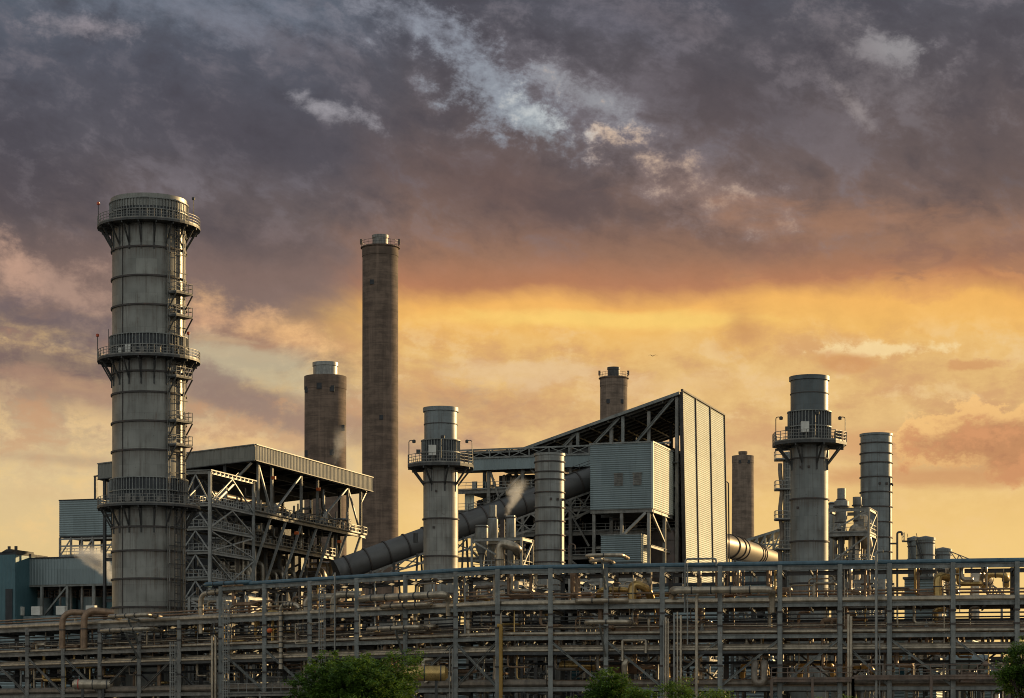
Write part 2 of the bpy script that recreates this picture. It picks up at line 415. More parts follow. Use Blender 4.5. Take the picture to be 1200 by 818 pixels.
# left: broken cloud with bright rims and grey wedges
C = over(C, puff(.05,.34,.16,.05,.25,mg, 3.2, .0, 1.0), (184,150,132), .7)
C = over(C, puff(.03,.33,.05,.035,.9,mg, 3.0, .0, 1.2), (206,164,140), .6)
C = over(C, puff(.05,.385,.24,.03,.10,fl2, 3.2, .0, .9), (112,97,100), .85)
C = over(C, puff(.04,.432,.22,.024,.12,fl2, 3.0, .0, .9), (118,99,98), .8)
C = over(C, puff(.09,.46,.20,.016,.18,fl, 3.4, .1, .9), (176,138,116), .7)
C = over(C, puff(.29,.43,.16,.045,.15,fl2, 1.6, .0, .7), (198,184,152), .8)
C = over(C, puff(.33,.392,.15,.034,.28,fl2*.6+fs*.4, 3.0, .0, 1.3), (242,190,132), .9)
C = over(C, puff(.25,.378,.10,.026,-.05,fl2*.6+fs*.4, 3.0, .0, 1.3), (222,172,134), .75)
C = over(C, puff(.27,.402,.08,.007,.08,fl2*.5+fs*.5, 3.0, .1, .8), (196,164,130), .8)
C = over(C, puff(.25,.455,.20,.036,.36,fl2*.5+fs*.5, 1.9, .15, .65), (150,126,116), .85)
C = over(C, puff(.42,.505,.16,.035,.2,fl2*.5+fs*.5, 1.9, .1, .9), (170,138,118), .7)
C = over(C, puff(.31,.525,.12,.012,.05,fl2, 3.0, .1, .8), (238,196,138), .6)
# orange cloud low on the right
fc = fl2*.45 + fs*.55
C = over(C, puff(1.04,.525,.12,.035,.1,fc, 2.0, .1, .8), (214,156,108), .65)
C = over(C, puff(1.155,.523,.125,.046,.02,fc, 2.4, .0, .16), (250,198,128), .8)
C = over(C, puff(1.165,.532,.14,.044,.0,fc, 3.0, .02, .7), (194,136,96), .92)
mo = puff(1.165,.532,.14,.046,.0,fc, 2.0, .0, .6)
C = over(C, mo*ss(fl2*.4+fs*.6, .48, .62), (222,156,108), .65)
C = over(C, mo*ss(1.0-(fl*.6+fs*.4), .5, .62), (170,114,88), .6)
C = over(C, puff(1.12,.562,.16,.016,.0,fl, 2.6, .0, 1.0), (206,146,102), .7)
tex = (fs*.4 + fl2*.35 + fm*.25 - .5)*(.42 - low*.22) + 1.0
C = mixc(1.0, C, tex, 'MULTIPLY')
for (x, y, rx, ry, rot, k) in ((.06,.47,.22,.022,.1,.5), (.08,.545,.14,.010,.05,.35), (.52,.475,.10,.03,.1,.45), (.50,.53,.12,.016,.05,.35)):
    C = over(C, puff(x, y, rx, ry, rot, fl2*.6+fs*.4, 3.2, .0, 1.1), (160,130,116), k)
DIM[0] = '3D'
# away from the afterglow the sky is an even blue-grey, lighter overhead
away = ss(dy*-1.0, -.55, .3)
C = mixc(away, C, (.60, .635, .615))
C = mixc(ss(dz, .45, .9), C, (.34, .38, .40))
C = mixc(ss(dz*-1.0, .01, .08), C, (.06, .05, .045))
skyc = mixc(1.0, E(sky.outputs[0]), (.035,.035,.035), 'MULTIPLY')
C = mixc(.94, skyc, C)
w.cycles.sampling_method = 'MANUAL'; w.cycles.sample_map_resolution = 256
nt.links.new(C.s, bg.inputs[0]); bg.inputs[1].default_value = 1.0

# ---------------------------------------------------------------- ground
g = MB().add([(-9000,-2000,0),(9000,-2000,0),(9000,15000,0),(-9000,15000,0)], [(0,1,2,3)]).build('ground', steel('soil', (.06,.05,.035), .95, 0, .4, 0, .05)); tag(g, 'flat earth ground under the whole plant', 'ground', kind='structure')
g = MB().add([(-400,40,.004),(400,40,.004),(400,52,.004),(-400,52,.004)], [(0,1,2,3)]).build('road', plain('asphalt', (.05,.05,.052), .9)); tag(g, 'asphalt road crossing in front of the plant', 'road', kind='structure')
g = MB().add([(-330,205,.006),(330,205,.006),(330,620,.006),(-330,620,.006)], [(0,1,2,3)]).build('pavement', plain('yard_concrete', (.2,.19,.17), .9)); tag(g, 'concrete yard of the power plant', 'yard', kind='structure')

# ---------------------------------------------------------------- round stacks
def zf(py, D, r=0): return CZ + (HZ-py)*(D-r)/F
def lamp_post(root, x, y, z, h=1.6, hook=0, name='warning_lamp', lit=True):
    o = MB().tube(rpath([(x,y,z),(x,y,z+h)] + ([(x+hook*.6,y,z+h),(x+hook*.6,y,z+h-.25)] if hook else []), .3), .05, 6).build('lamp_post', M['steel_d'], root)
    MB().lathe([(.0,z+h-.35),(.2,z+h-.3),(.22,z+h-.02),(.1,z+h+.08),(0,z+h+.1)], 10, (x+hook*.6, y)).build('lamp_head', M['lamp' if lit else 'steel_d'], o)

def platform(root, r, rout, z, nb=18, drop=2.6, h=1.15, deck=None, poly=48, thick=.28, smooth=True, a_off=0):
    p = MB().lathe([(r+.02,z-thick),(rout,z-thick),(rout,z),(r+.02,z)], poly, a0=a_off, a1=a_off+2*pi, close=True).build('platform', deck or M['steel_d'], root)
    pts = [(rout*cos(a_off+2*pi*i/poly)*.99, rout*sin(a_off+2*pi*i/poly)*.99, z) for i in range(poly)]
    rl = MB()
    for k in (h, h*.7, h*.38):
        for a, b in zip(pts, pts[1:]+pts[:1]): rl.bar(V(a)+V((0,0,k)), V(b)+V((0,0,k)), .055)
    q = max(1, poly//32)
    for i, a in enumerate(pts):
        if i % q == 0: rl.bar(a, V(a)+V((0,0,h)), .07)
        b = pts[(i+1) % poly]
        if poly < 20:
            for t in (.33, .66): m_ = V(a).lerp(V(b), t); rl.bar(m_, m_+V((0,0,h)), .07)
        rl.bar(V(a)+V((0,0,.08)), V(b)+V((0,0,.08)), .03, .16)
    rl.build('railing', M['steel'], p)
    for i in range(nb):
        a = 2*pi*(i+.35)/nb; c, s_ = cos(a), sin(a)
        bk = MB()
        bk.bar((r*c, r*s_, z-drop), ((rout-.5)*c, (rout-.5)*s_, z-thick-.12), .14, .2)
        bk.bar((r*c, r*s_, z-thick-.16), ((rout-.1)*c, (rout-.1)*s_, z-thick-.16), .12, .24)
        bk.bar(((r+.06)*c, (r+.06)*s_, z-drop-.7), ((r+.06)*c, (r+.06)*s_, z-thick), .16, .14)
        bk.build('bracket', M['steel_d'], p)
    return p
def collar(root, r, z0, z1, n=72, mat=None):
    c = MB().lathe([(r-.12, z0), (r-.12, z1)], 48, close=False).build('collar', mat or M['collar'], root, True)
    f = MB()
    for i in range(n):
        a = 2*pi*i/n; f.bar((r*cos(a), r*sin(a), z0), (r*cos(a), r*sin(a), z1), .09)
    for z in (z0+.05, (z0+z1)/2, z1-.05): f.lathe([(r-.05,z-.06),(r+.1,z-.06),(r+.1,z+.06),(r-.05,z+.06)], 48, close=True)
    f.build('fin', M['steel_b'], c)
    return c
def ringbm(r, z, h=.22, d=.2): return MB().lathe([(r,z-h/2),(r+d,z-h/2),(r+d,z+h/2),(r,z+h/2)], 64, close=True)

# the tall stack at the left
D = 300; px = 174.5; r = 4.72
t = empty('exhaust_stack', ((px-600)*D/F, D, 0), 0, 'tallest and widest grey steel stack, at the left, with three railed ring platforms', 'exhaust stack')
z1 = zf(226, D, r)
M['stack'] = shell('weathered_stack_plate', (.29,.285,.255), streak=.75, runs=[zf(q, D, r) for q in (262,288,322,356,421,434,458.5,492.6,526.4,596,616.6,644.6,677.6,711)])
MB().lathe([(r+.12,0),(r+.12,3),(r,3.01),(r,z1-1.6),(r+.22,z1-1.58),(r+.22,z1),(r-.3,z1),(r-.3,z1-4),(.02,z1-4)], 72).build('shell', M['stack'], t, True)
for py in (288,322,356,434,458.5,492.6,526.4,616.6,644.6,677.6,711,745,780):
    ringbm(r, zf(py, D, r)).build('stiffener_ring', M['ring'], t)
for a in (-2.2,): MB().bar(((r+.03)*cos(a), (r+.03)*sin(a), 0), ((r+.03)*cos(a), (r+.03)*sin(a), z1-3), .07, .12).build('seam_strip', M['ring'], t)
for (py, c0, c1) in ((254, 230.5, 251), (413.5, 389, 411), (589, 558, 583)):
    z = zf(py, D, 6.6); platform(t, r, 6.65, z, 18, 2.9)
    collar(t, r+.32, zf(c1, D, r+.3) - .6, zf(c0, D, r+.3))
    for i, (a, s_) in enumerate(((-2.1,.5),(-1.9,.7),(-1.75,.45),(-1.55,.4),(-1.2,.5))):
        if py > 300: MB().box(-s_/2,s_/2,-.2,.2,0,s_*1.4).build('instrument_box', M['white' if i < 2 and py < 500 else 'steel'], t, loc=((r+1)*cos(a),(r+1)*sin(a),z+.3))
z = zf(254, D, 6.6); lamp_post(t, -6.5, -.5, z, 3.2); lamp_post(t, 6.0, -1.5, z, 3.6, lit=False); 
z = zf(413.5, D, 6.6); lamp_post(t, -6.6, -.5, z, 3.4); lamp_post(t, 5.6, -3.2, z, 3.2)
MB().tube([(-4.9,-2,z),(-4.9,-2,z+3.8)], .04, 5).build('aerial', M['steel_d'], t)
# ladder run and service pipes on the right side
a = R(-90+55); o = (cos(a), sin(a)); tx = V((-o[1], o[0], 0)); segs = [(0, 583), (583, 492), (492, 440), (440, 413), (413, 368), (368, 338), (338, 258)]
lm = M['steel_d']
for (p0, p1) in segs:
    z0 = 1 if p0 == 0 else zf(p0, D, r); z2 = zf(p1, D, r) + 1
    s_ = .5 if segs.index((p0, p1)) % 2 else -.5
    b = V((o[0], o[1], 0))*(r+.55) + tx*s_
    ladder(MB(), b, z0, z2, o, .5).build('ladder', lm, t)
for s_, rr in ((-1.3,.09),(1.25,.12),(1.6,.07),(-1.6,.06)):
    b = V((o[0], o[1], 0))*(r+.25 + abs(s_)*-.05) + tx*s_
    MB().tube([(b.x, b.y, 0), (b.x, b.y, z1-3)], rr, 6).build('riser_pipe', M['steel'], t)
for py in (341, 368, 440, 492, 520):
    z = zf(py, D, r); b = V((o[0], o[1], 0)); c0 = b*(r+.05); pm = MB()
    q = [c0 - tx*1.5, c0 - tx*1.5 + b*1.5, c0 + tx*1.5 + b*1.5, c0 + tx*1.5]; q = [V((k.x, k.y, z)) for k in q]
    pm.add([*q, *[k - V((0,0,.2)) for k in q]], [(0,1,2,3),(7,6,5,4),(0,4,5,1),(1,5,6,2),(2,6,7,3)])
    pl = pm.build('landing', M['steel_d'], t); rail(MB(), q, 1.2, .8).build('railing', M['steel'], pl)
    for k in (0, 3): MB().bar(q[k] - V((0,0,2.2)), (q[1] if k == 0 else q[2]) - V((0,0,.2)), .14).build('bracket', M['steel_d'], pl)
for i in range(26):
    z = 6 + i*2.35; b = V((o[0], o[1], 0)); c0 = b*(r+.5) ; MB().bar(c0 - tx*1.7 + V((0,0,z)), c0 + tx*1.7 + V((0,0,z)), .1).build('standoff', M['steel_d'], t)

def mid_stack(px, D, rb, rt, ptop, pcol, pdeck, rout, rings, label, mat, fir, top, name='exhaust_stack'):
    t = empty(name, ((px-600)*D/F, D, 0), 0, label, 'exhaust stack', None); k = D/F
    mat = shell('small_stack_plate_with_runs', mat, (2.2,1.6), .65, chips=.75 if px > 700 else .5, runs=[zf(q, D, rb*k) for q in (pdeck+9, *rings)])
    r0 = rb*k; r1 = rt*k; z1 = zf(ptop, D, r1); zd = zf(pdeck, D, rout*k); zc = zf(pcol, D, r1)
    MB().lathe([(r0,0),(r0,zd-2.6),(r1+.12,zd-.6),(r1,zd+.3),(.02,zd+.3)], 56).build('shell', mat, t, True)
    MB().lathe([(r1,zd+.31),(r1,z1-.5),(r1+.16,z1-.48),(r1+.16,z1),(r1-.15,z1),(r1-.15,z1-3),(.02,z1-3)], 56).build('upper_shell', top, t, True)
    for py in rings: ringbm(r0, zf(py, D, r0), .16, .14).build('stiffener_ring', M['ring'], t)
    ringbm(r1, z1-2.0, .1, .06).build('stiffener_ring', M['ring'], t)
    collar(t, r1+.3, zd, zc, 40)
    platform(t, r1, rout*k*.98, zd, 8, 2.5, 1.15, M['steel_d'], 10, .34, a_off=R(18))
    for s_ in (-1, 1): lamp_post(t, s_*(rout*k*.9), -1.0, zd, 2.9, -s_*fir, lit=False)
    lamp_post(t, .15, -rout*k*.92, zd, 3.1, .4, lit=False)
    MB().box(-.45,.45,-.3,.3,0,1.2).build('control_box', M['white'], t, loc=(-.9, -r1-.9, zd+.9))
    MB().box(-.4,.4,-.3,.3,0,1.1).build('junction_box', M['brown'], t, loc=(rout*k*.7, -1.4, zd+.1))
    MB().box(-.25,.25,-.2,.2,0,.5).build('floodlight', M['steel_d'], t, loc=(-rout*k*.62, -1.8, zd+1.2))
    for i in range(5):
        a = random.uniform(-2.6,-.6); MB().box(-.12,.12,-.12,.12,0,.25).build('test_port', M['ring'], t, loc=((r0+.05)*cos(a), (r0+.05)*sin(a), zf(random.choice(rings)+12, D, r0)))
    ladder(MB(), ((r0+.3)*cos(.9), (r0+.3)*sin(.9)), 2, zd, (cos(.9), sin(.9)), .5).build('ladder', M['steel_d'], t)
    return t
mid_stack(516.5, 275, 20.4, 19.4, 475.6, 514, 541, 41, (564.5,607,651,695,740), 'pale stack with octagonal platform and dark collar, beside the tall brown chimney', (.31,.305,.275), 1, M['stack_b'])
mid_stack(948.5, 265, 22, 22, 438.5, 480, 514, 45, (536,583.6,633.5,683,730), 'grey-blue stack with octagonal platform, largest of the stacks on the right', (.235,.25,.24), 1, M['stack_t'])

def plain_stack(px, D, rp, ptop, rings, label, mat):
    t = empty('exhaust_stack', ((px-600)*D/F, D, 0), 0, label, 'exhaust stack'); r = rp*D/F; z1 = zf(ptop, D, r)
    MB().lathe([(r,0),(r,z1-.3),(r+.13,z1-.28),(r+.13,z1),(r-.15,z1),(r-.15,z1-3),(.02,z1-3)], 56).build('shell', mat, t, True)
    for py in rings: ringbm(r, zf(py, D, r), .14, .15).build('stiffener_ring', M['ring'], t)
    for i in range(4):
        a = -1.5 + .5*i; MB().box(-.14,.14,-.14,.14,0,.3).build('test_port', M['ring'], t, loc=((r+.05)*cos(a), (r+.05)*sin(a), zf(rings[4]-8, D, r)))
    MB().tube([(r*.8,-r*.65,0),(r*.8,-r*.65,z1-6)], .07, 6).build('riser_pipe', M['steel_d'], t)
    return t
plain_stack(644, 290, 17.2, 530, (540,552,561,576,594,610,626.5,644,658,675,692), 'pale banded stack without platform, in front of the large sloped-roof building', M['stack_s'])
plain_stack(1026.7, 310, 18.2, 506.5, (518,530,541,558,575.6,593,611,629,646,662,680), 'grey banded stack without platform, second from the right edge', M['stack_b'])

# ---------------------------------------------------------------- concrete chimneys
def chimney(px, D, rt, rb, ptop, cap, label, mat, capmat, railh=True, wins=()):
    t = empty('chimney', ((px-600)*D/F, D, 0), 0, label, 'chimney', None); k = D/F; z1 = zf(ptop, D, rt*k); zb = zf(640, D)
    rg = (rb + (rb-rt)*.35)*k
    MB().lathe([(rg,0),(rb*k,zb),(rt*k,z1-4),(rt*k*1.02,z1-3.9),(rt*k*1.02,z1),(.02,z1)], 56).build('shaft', mat, t, True)
    zc = zf(cap[1], D, cap[0]*k)
    MB().lathe([(cap[0]*k,z1),(cap[0]*k,zc-1.2),(cap[0]*k*1.06,zc-1.1),(cap[0]*k*1.06,zc),(cap[0]*k*.85,zc),(cap[0]*k*.85,zc-2),(.02,zc-2)], 36).build('flue', capmat, t, True)
    if railh:
        n = 20; rr = rt*k*1.06; rail(MB(), [(rr*cos(2*pi*i/n), rr*sin(2*pi*i/n), z1-.3) for i in range(n)], 2.2, 4, .05, True).build('railing', M['steel_d'], t)
        MB().lathe([(rt*k,z1-.8),(rr+.3,z1-.6),(rr+.3,z1-.3),(rt*k,z1-.3)], 36, close=True).build('gallery', M['concrete'], t)
        for s_ in (-1, 1):
            MB().box(-.45,.45,-.45,.45,0,2.0).build('beacon', M['rusty'], t, loc=(s_*rr, -1, z1+.8))
    for (wx, wy) in wins:
        xx = (wx-px)*k; rr = (rb + (rt-rb)*(640-wy)/(640-ptop))*k
        if abs(xx) < rr: MB().box(-.75,.75,-.3,.3,-.9,.9).build('opening', M['dark'], t, loc=(xx, -sqrt(rr*rr-xx*xx), zf(wy, D, rr)))
    return t
chimney(445.6, 900, 20.9, 21.3, 285, (9.2, 274), 'tall slender brown concrete chimney with a small flue on top', M['concrete'], M['steel'], True, ((448,489),(424.5,560),(437,330)))
chimney(381.3, 700, 24.3, 24.8, 438, (14.3, 423), 'squat brown concrete chimney with a wide metal cap, behind the boiler house roof', M['concrete'], M['steel_l'], False, ((361,455),(376,452),(391,455),(361,530),(391,530),(402,500)))
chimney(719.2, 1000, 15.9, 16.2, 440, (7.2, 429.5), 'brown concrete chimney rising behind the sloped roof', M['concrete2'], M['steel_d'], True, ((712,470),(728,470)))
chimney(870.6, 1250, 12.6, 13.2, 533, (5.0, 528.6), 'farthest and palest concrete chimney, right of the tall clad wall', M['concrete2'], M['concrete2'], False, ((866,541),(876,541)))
# ---------------------------------------------------------------- framed buildings: common pieces
def beam(root, name, a, b, w, h=None, mat=None, flange=0):
    return MB().bar(a, b, w, h, flange).build(name, mat or M['steel'], root)
def gear(root, x0, x1, y0, y1, z, n, rnd, mats=('pipe','pipe_d','steel_l','steel_d'), hmax=2.6):
    # machinery standing on a deck: vessels, valves, cabinets, bent pipes
    for i in range(n):
        x, y = rnd.uniform(x0, x1), rnd.uniform(y0, y1); k = rnd.random(); m = M[rnd.choice(mats)]
        if k < .3:
            r = rnd.uniform(.2,.55); h = rnd.uniform(1, hmax)
            MB().lathe([(0,0),(r*.5,.05),(r*.5,.3),(r,.5),(r,h-.2),(r*.6,h),(.0,h+.1)], 12).build('vessel', m, root, True, loc=(x,y,z))
        elif k < .75:
            h = rnd.uniform(.8, hmax); d = rnd.uniform(-2.2, 2.2); e = rnd.uniform(-1.5, 1.5); r = rnd.uniform(.07,.2)
            MB().tube(rpath([(0,0,0),(0,0,h),(d,0,h),(d,e,h),(d,e,rnd.choice((.2,h+1.2)))], .35, 3), r, 7).build('pipe', m, root, True, loc=(x,y,z))
        else:
            a, b, h = rnd.uniform(.3,.9), rnd.uniform(.3,.7), rnd.uniform(.8, 1.8)
            mb = MB().box(-a/2,a/2,-b/2,b/2,.1,h); mb.box(-a/2-.05,a/2+.05,-b/2-.05,b/2+.05,h+.003,h+.06)
            mb.build('cabinet', M[rnd.choice(('white','steel_l','steel_d','brown'))], root, loc=(x,y,z))

def module(root, xs, ys, zs, rnd, mat='steel', cw=.34, ngear=5, rails=True, brace=True, pipes=4, mats=('pipe','pipe_d','steel_l','steel_d')):
    """open steel frame: columns, floor beams, decks with railings, diagonal braces and machinery"""
    m = M[mat]; zt = zs[-1]
    for x in xs:
        for y in ys: beam(root, 'column', (x,y,0), (x,y,zt), cw, cw, m, 1)
    for z in zs:
        for y in ys: beam(root, 'beam', (xs[0],y,z-.2), (xs[-1],y,z-.2), .25, .42, m, 1)
        for x in xs: beam(root, 'beam', (x,ys[0],z-.2), (x,ys[-1],z-.2), .25, .42, m, 1)
    zl = [0] + list(zs)
    for i in range(len(zl)-1):
        if brace:
            j = rnd.randrange(len(xs)-1); a, b = xs[j], xs[j+1]
            if rnd.random() < .5: a, b = b, a
            beam(root, 'brace', (a,ys[0],zl[i]), (b,ys[0],zl[i+1]-.3), .2, .2, m)
            beam(root, 'brace', (xs[-1],ys[0],zl[i]), (xs[-1],ys[-1],zl[i+1]-.3), .2, .2, m)
    for z in zs[:-1]:
        d = MB().box(xs[0],xs[-1],ys[0],ys[-1],z+.02,z+.08).build('deck', M['steel_d'], root)
        if rails: rail(MB(), [(xs[0],ys[0],z+.08),(xs[-1],ys[0],z+.08),(xs[-1],ys[-1],z+.08)], 1.1, 1.5).build('railing', M['steel_l'], d)
        gear(root, xs[0]+.5, xs[-1]-.5, ys[0]+.5, ys[-1]-.5, z+.08, ngear, rnd, mats, min(3.2, zs[1]-zs[0]-.6 if len(zs) > 1 else 3))
    gear(root, xs[0]+.5, xs[-1]-.5, ys[0]+.5, ys[-1]-.5, 0, ngear, rnd, mats, zs[0]-.6)
    for i in range(pipes):
        x, y = rnd.uniform(xs[0], xs[-1]), rnd.uniform(ys[0], ys[-1]); r = rnd.uniform(.08,.24)
        z0, z1 = rnd.uniform(0, zt*.4), rnd.uniform(zt*.6, zt); e = rnd.uniform(-3, 3)
        MB().tube(rpath([(x,y,z0),(x,y,z1),(x+e,y,z1),(x+e,y,z1-2.5)], .5, 4), r, 8).build('pipe', M[rnd.choice(mats)], root, True)

# ---------------------------------------------------------------- boiler house with overhanging roof (left of centre)
f = Fr(299, 330); t = f.root('boiler_house', 'open steel boiler house under a flat roof with pale ribbed fascia, left of centre', 'boiler house'); rn = random.Random(3)
zt = 41.9; fh = 2.25; L = 25.0; Wd = 46.2; drop = 1.9
def rz(x): return zt + drop*x/L
rf = MB().add([(-L,0,rz(-L)-.25),(0,0,zt-.25),(0,Wd,zt-.25),(-L,Wd,rz(-L)-.25),(-L,0,rz(-L)-.6),(0,0,zt-.6),(0,Wd,zt-.6),(-L,Wd,rz(-L)-.6)],
    [(0,1,2,3),(7,6,5,4),(0,4,5,1),(1,5,6,2),(2,6,7,3),(3,7,4,0)]).build('roof', M['dark'], t)
def fascia(a, b, nrm):
    n = int((V(a)-V(b)).length/.28)*2; a = V(a); b = V(b); nn = V(nrm); vs = []; fs = []
    for i in range(n+1):
        p = a.lerp(b, i/n) + nn*(.05 + .07*((i//2) % 2)); zz = rz(p.x); vs += [(p.x,p.y,zz-fh),(p.x,p.y,zz)]
    fs = [(2*i,2*i+1,2*i+3,2*i+2) for i in range(n)]
    o = MB().add(vs, fs).build('fascia', M['fascia'], t)
    q = [V((p.x,p.y,rz(p.x)+.04)) + nn*.1 for p in (a, b)]
    MB().bar(q[0], q[1], .3, .14).build('coping', M['steel'], o)
    q = [V((p.x,p.y,rz(p.x)-fh)) + nn*.1 for p in (a, b)]
    MB().bar(q[0], q[1], .2, .12).build('drip_trim', M['steel_d'], o)
fascia((-L,0,0), (0,0,0), (0,-1,0)); fascia((0,0,0), (0,Wd,0), (1,0,0)); fascia((0,Wd,0), (-L,Wd,0), (0,1,0)); fascia((-L,Wd,0), (-L,0,0), (-1,0,0))
for i in range(9):
    y = 1.5 + i*5.4; MB().bar((-L+.2,y,rz(-L)-1.0), (-.2,y,zt-1.0), .3, .7, 1).build('rafter', M['steel_d'], t)
for x in (-.9,-6,-12,-18,-24): MB().bar((x,.3,rz(x)-1.75), (x,Wd-.3,rz(x)-1.75), .35, .7, 1).build('purlin', M['steel_d'], t)
zd = 32.5; zd2 = 28.6; cx = -.7
cy = [f.y(q, cx) for q in (302.5, 318.5, 335, 353, 372, 389, 407.5, 422.5)]
for i, y in enumerate(cy):
    if i in (2, 5): continue
    beam(t, 'column', (cx,y,zd), (cx,y,zt-fh+.3), .36, .36, M['steel_l'], 1)
for a, b, up in ((0,1,0),(1,3,1),(4,6,1),(6,7,0)):
    p = (cx, cy[a], zd if up else zt-fh-.2); q = (cx, cy[b], zt-fh-.2 if up else zd)
    beam(t, 'brace', p, q, .26, .24, M['steel_w'])
beam(t, 'brace', (cx,cy[7],zt-fh-2.2), (cx,cy[7]+2.6,zt-fh), .25, .25, M['steel_l'])
for z, x0, y1, cx2 in ((zd, -5, cy[7]+1.5, cx), (zd2, -5, cy[6], cx-2.6)):
    d = MB().box(-7, cx2+.5, -.3, y1, z-.1, z).build('deck', M['steel_d'], t)
    beam(t, 'edge_beam', (cx2+.2,-.4,z-.35), (cx2+.2,y1,z-.35), .3, .5, M['steel_l'], 1)
    rail(MB(), [(-7,-.3,z),(cx2+.5,-.3,z),(cx2+.5,y1,z),(-5,y1,z)], 1.15, 1.3, .045).build('railing', M['steel_l'], d)
    for i in range(12):
        y = i*3.7; beam(t, 'joist', (-7,y,z-.3), (cx2+.2,y,z-.3), .2, .3, M['steel_d'])
    gear(t, -6, cx2-.3, .5, y1-2, z, 64, rn, ('pipe','pipe_d','steel_l','steel_l'), 2.6)
for i in range(4):
    y = cy[1] + i*8.5; MB().box(-.3,.3,-.2,.2,0,.45).build('orange_lamp', M['orange'], t, loc=(cx+.3, y, zd+5.2 if i % 2 == 0 else zd-2.2))
st = [f.y(q, cx) for q in (317, 335, 353, 371, 388, 406, 422)]
for y in st: beam(t, 'strut', (cx,y,zd-.5), (-5.0,y,zd-12.5), .30, .32, M['steel_w'])
for z in (20, 11):
    beam(t, 'beam', (-6.6,0,z), (-6.6,44,z), .3, .5, M['steel_d'], 1)
    d = MB().box(-9,-6.6,0,44,z+.3,z+.4).build('deck', M['steel_d'], t); rail(MB(), [(-6.6,0,z+.4),(-6.6,44,z+.4)], 1.1, 1.6).build('railing', M['steel_l'], d)
    gear(t, -8, -5.8, 1, 43, z+.4, 14, rn)
for i in range(9): beam(t, 'column', (-5.7, 1+i*5.2, 0), (-5.7, 1+i*5.2, zd), .45, .45, M['steel'], 1)
for i in range(22):
    y = rn.uniform(1, 43); r = rn.uniform(.18,.45); z1 = rn.uniform(24, 29); x = rn.uniform(-5.2,-4.2) - (.0 if z1 < 26 else 1)
    MB().tube(rpath([(x,y,0),(x,y,z1),(x-3,y,z1)], .8, 4), r, 10).build('downcomer', M[rn.choice(('pipe','pipe','pipe_d','ductw'))], t, True)
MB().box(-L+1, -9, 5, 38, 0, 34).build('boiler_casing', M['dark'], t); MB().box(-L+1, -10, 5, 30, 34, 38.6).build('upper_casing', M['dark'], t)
MB().tube([(-8.6,4,35.5),(-8.6,30,35.5)], .5, 16).build('steam_drum', M['pipe_d'], t, True)
MB().tube(rpath([(-4,35,39),(-4,35,36),(-3,38,33.5),(-3,38,28)], .8, 4), .35, 10).build('vent_pipe', M['steel_l'], t, True)
for x in (-5,-10,-15,-20,-24.3):
    for y in (.6, 44.5): beam(t, 'column', (x,y,0), (x,y,rz(x)-fh+.3), .4, .4, M['steel_d'], 1)
for i, z in enumerate((8,14,20,26,32.5)): beam(t, 'beam', (-24.3,.6,z), (-.7 if z > 30 else -5,.6,z), .3, .5, M['steel_d'], 1)
beam(t, 'brace', (cx,.3,zt-fh-.3), (-7,.3,zd+1), .3, .3, M['steel'])
for i in range(10):
    x = -23.5 + i*1.9; z1 = rn.uniform(18, 31); MB().tube([(x,2.5,0),(x,2.5,z1)], rn.uniform(.2,.5), 10).build('downcomer', M['pipe_d'], t, True)

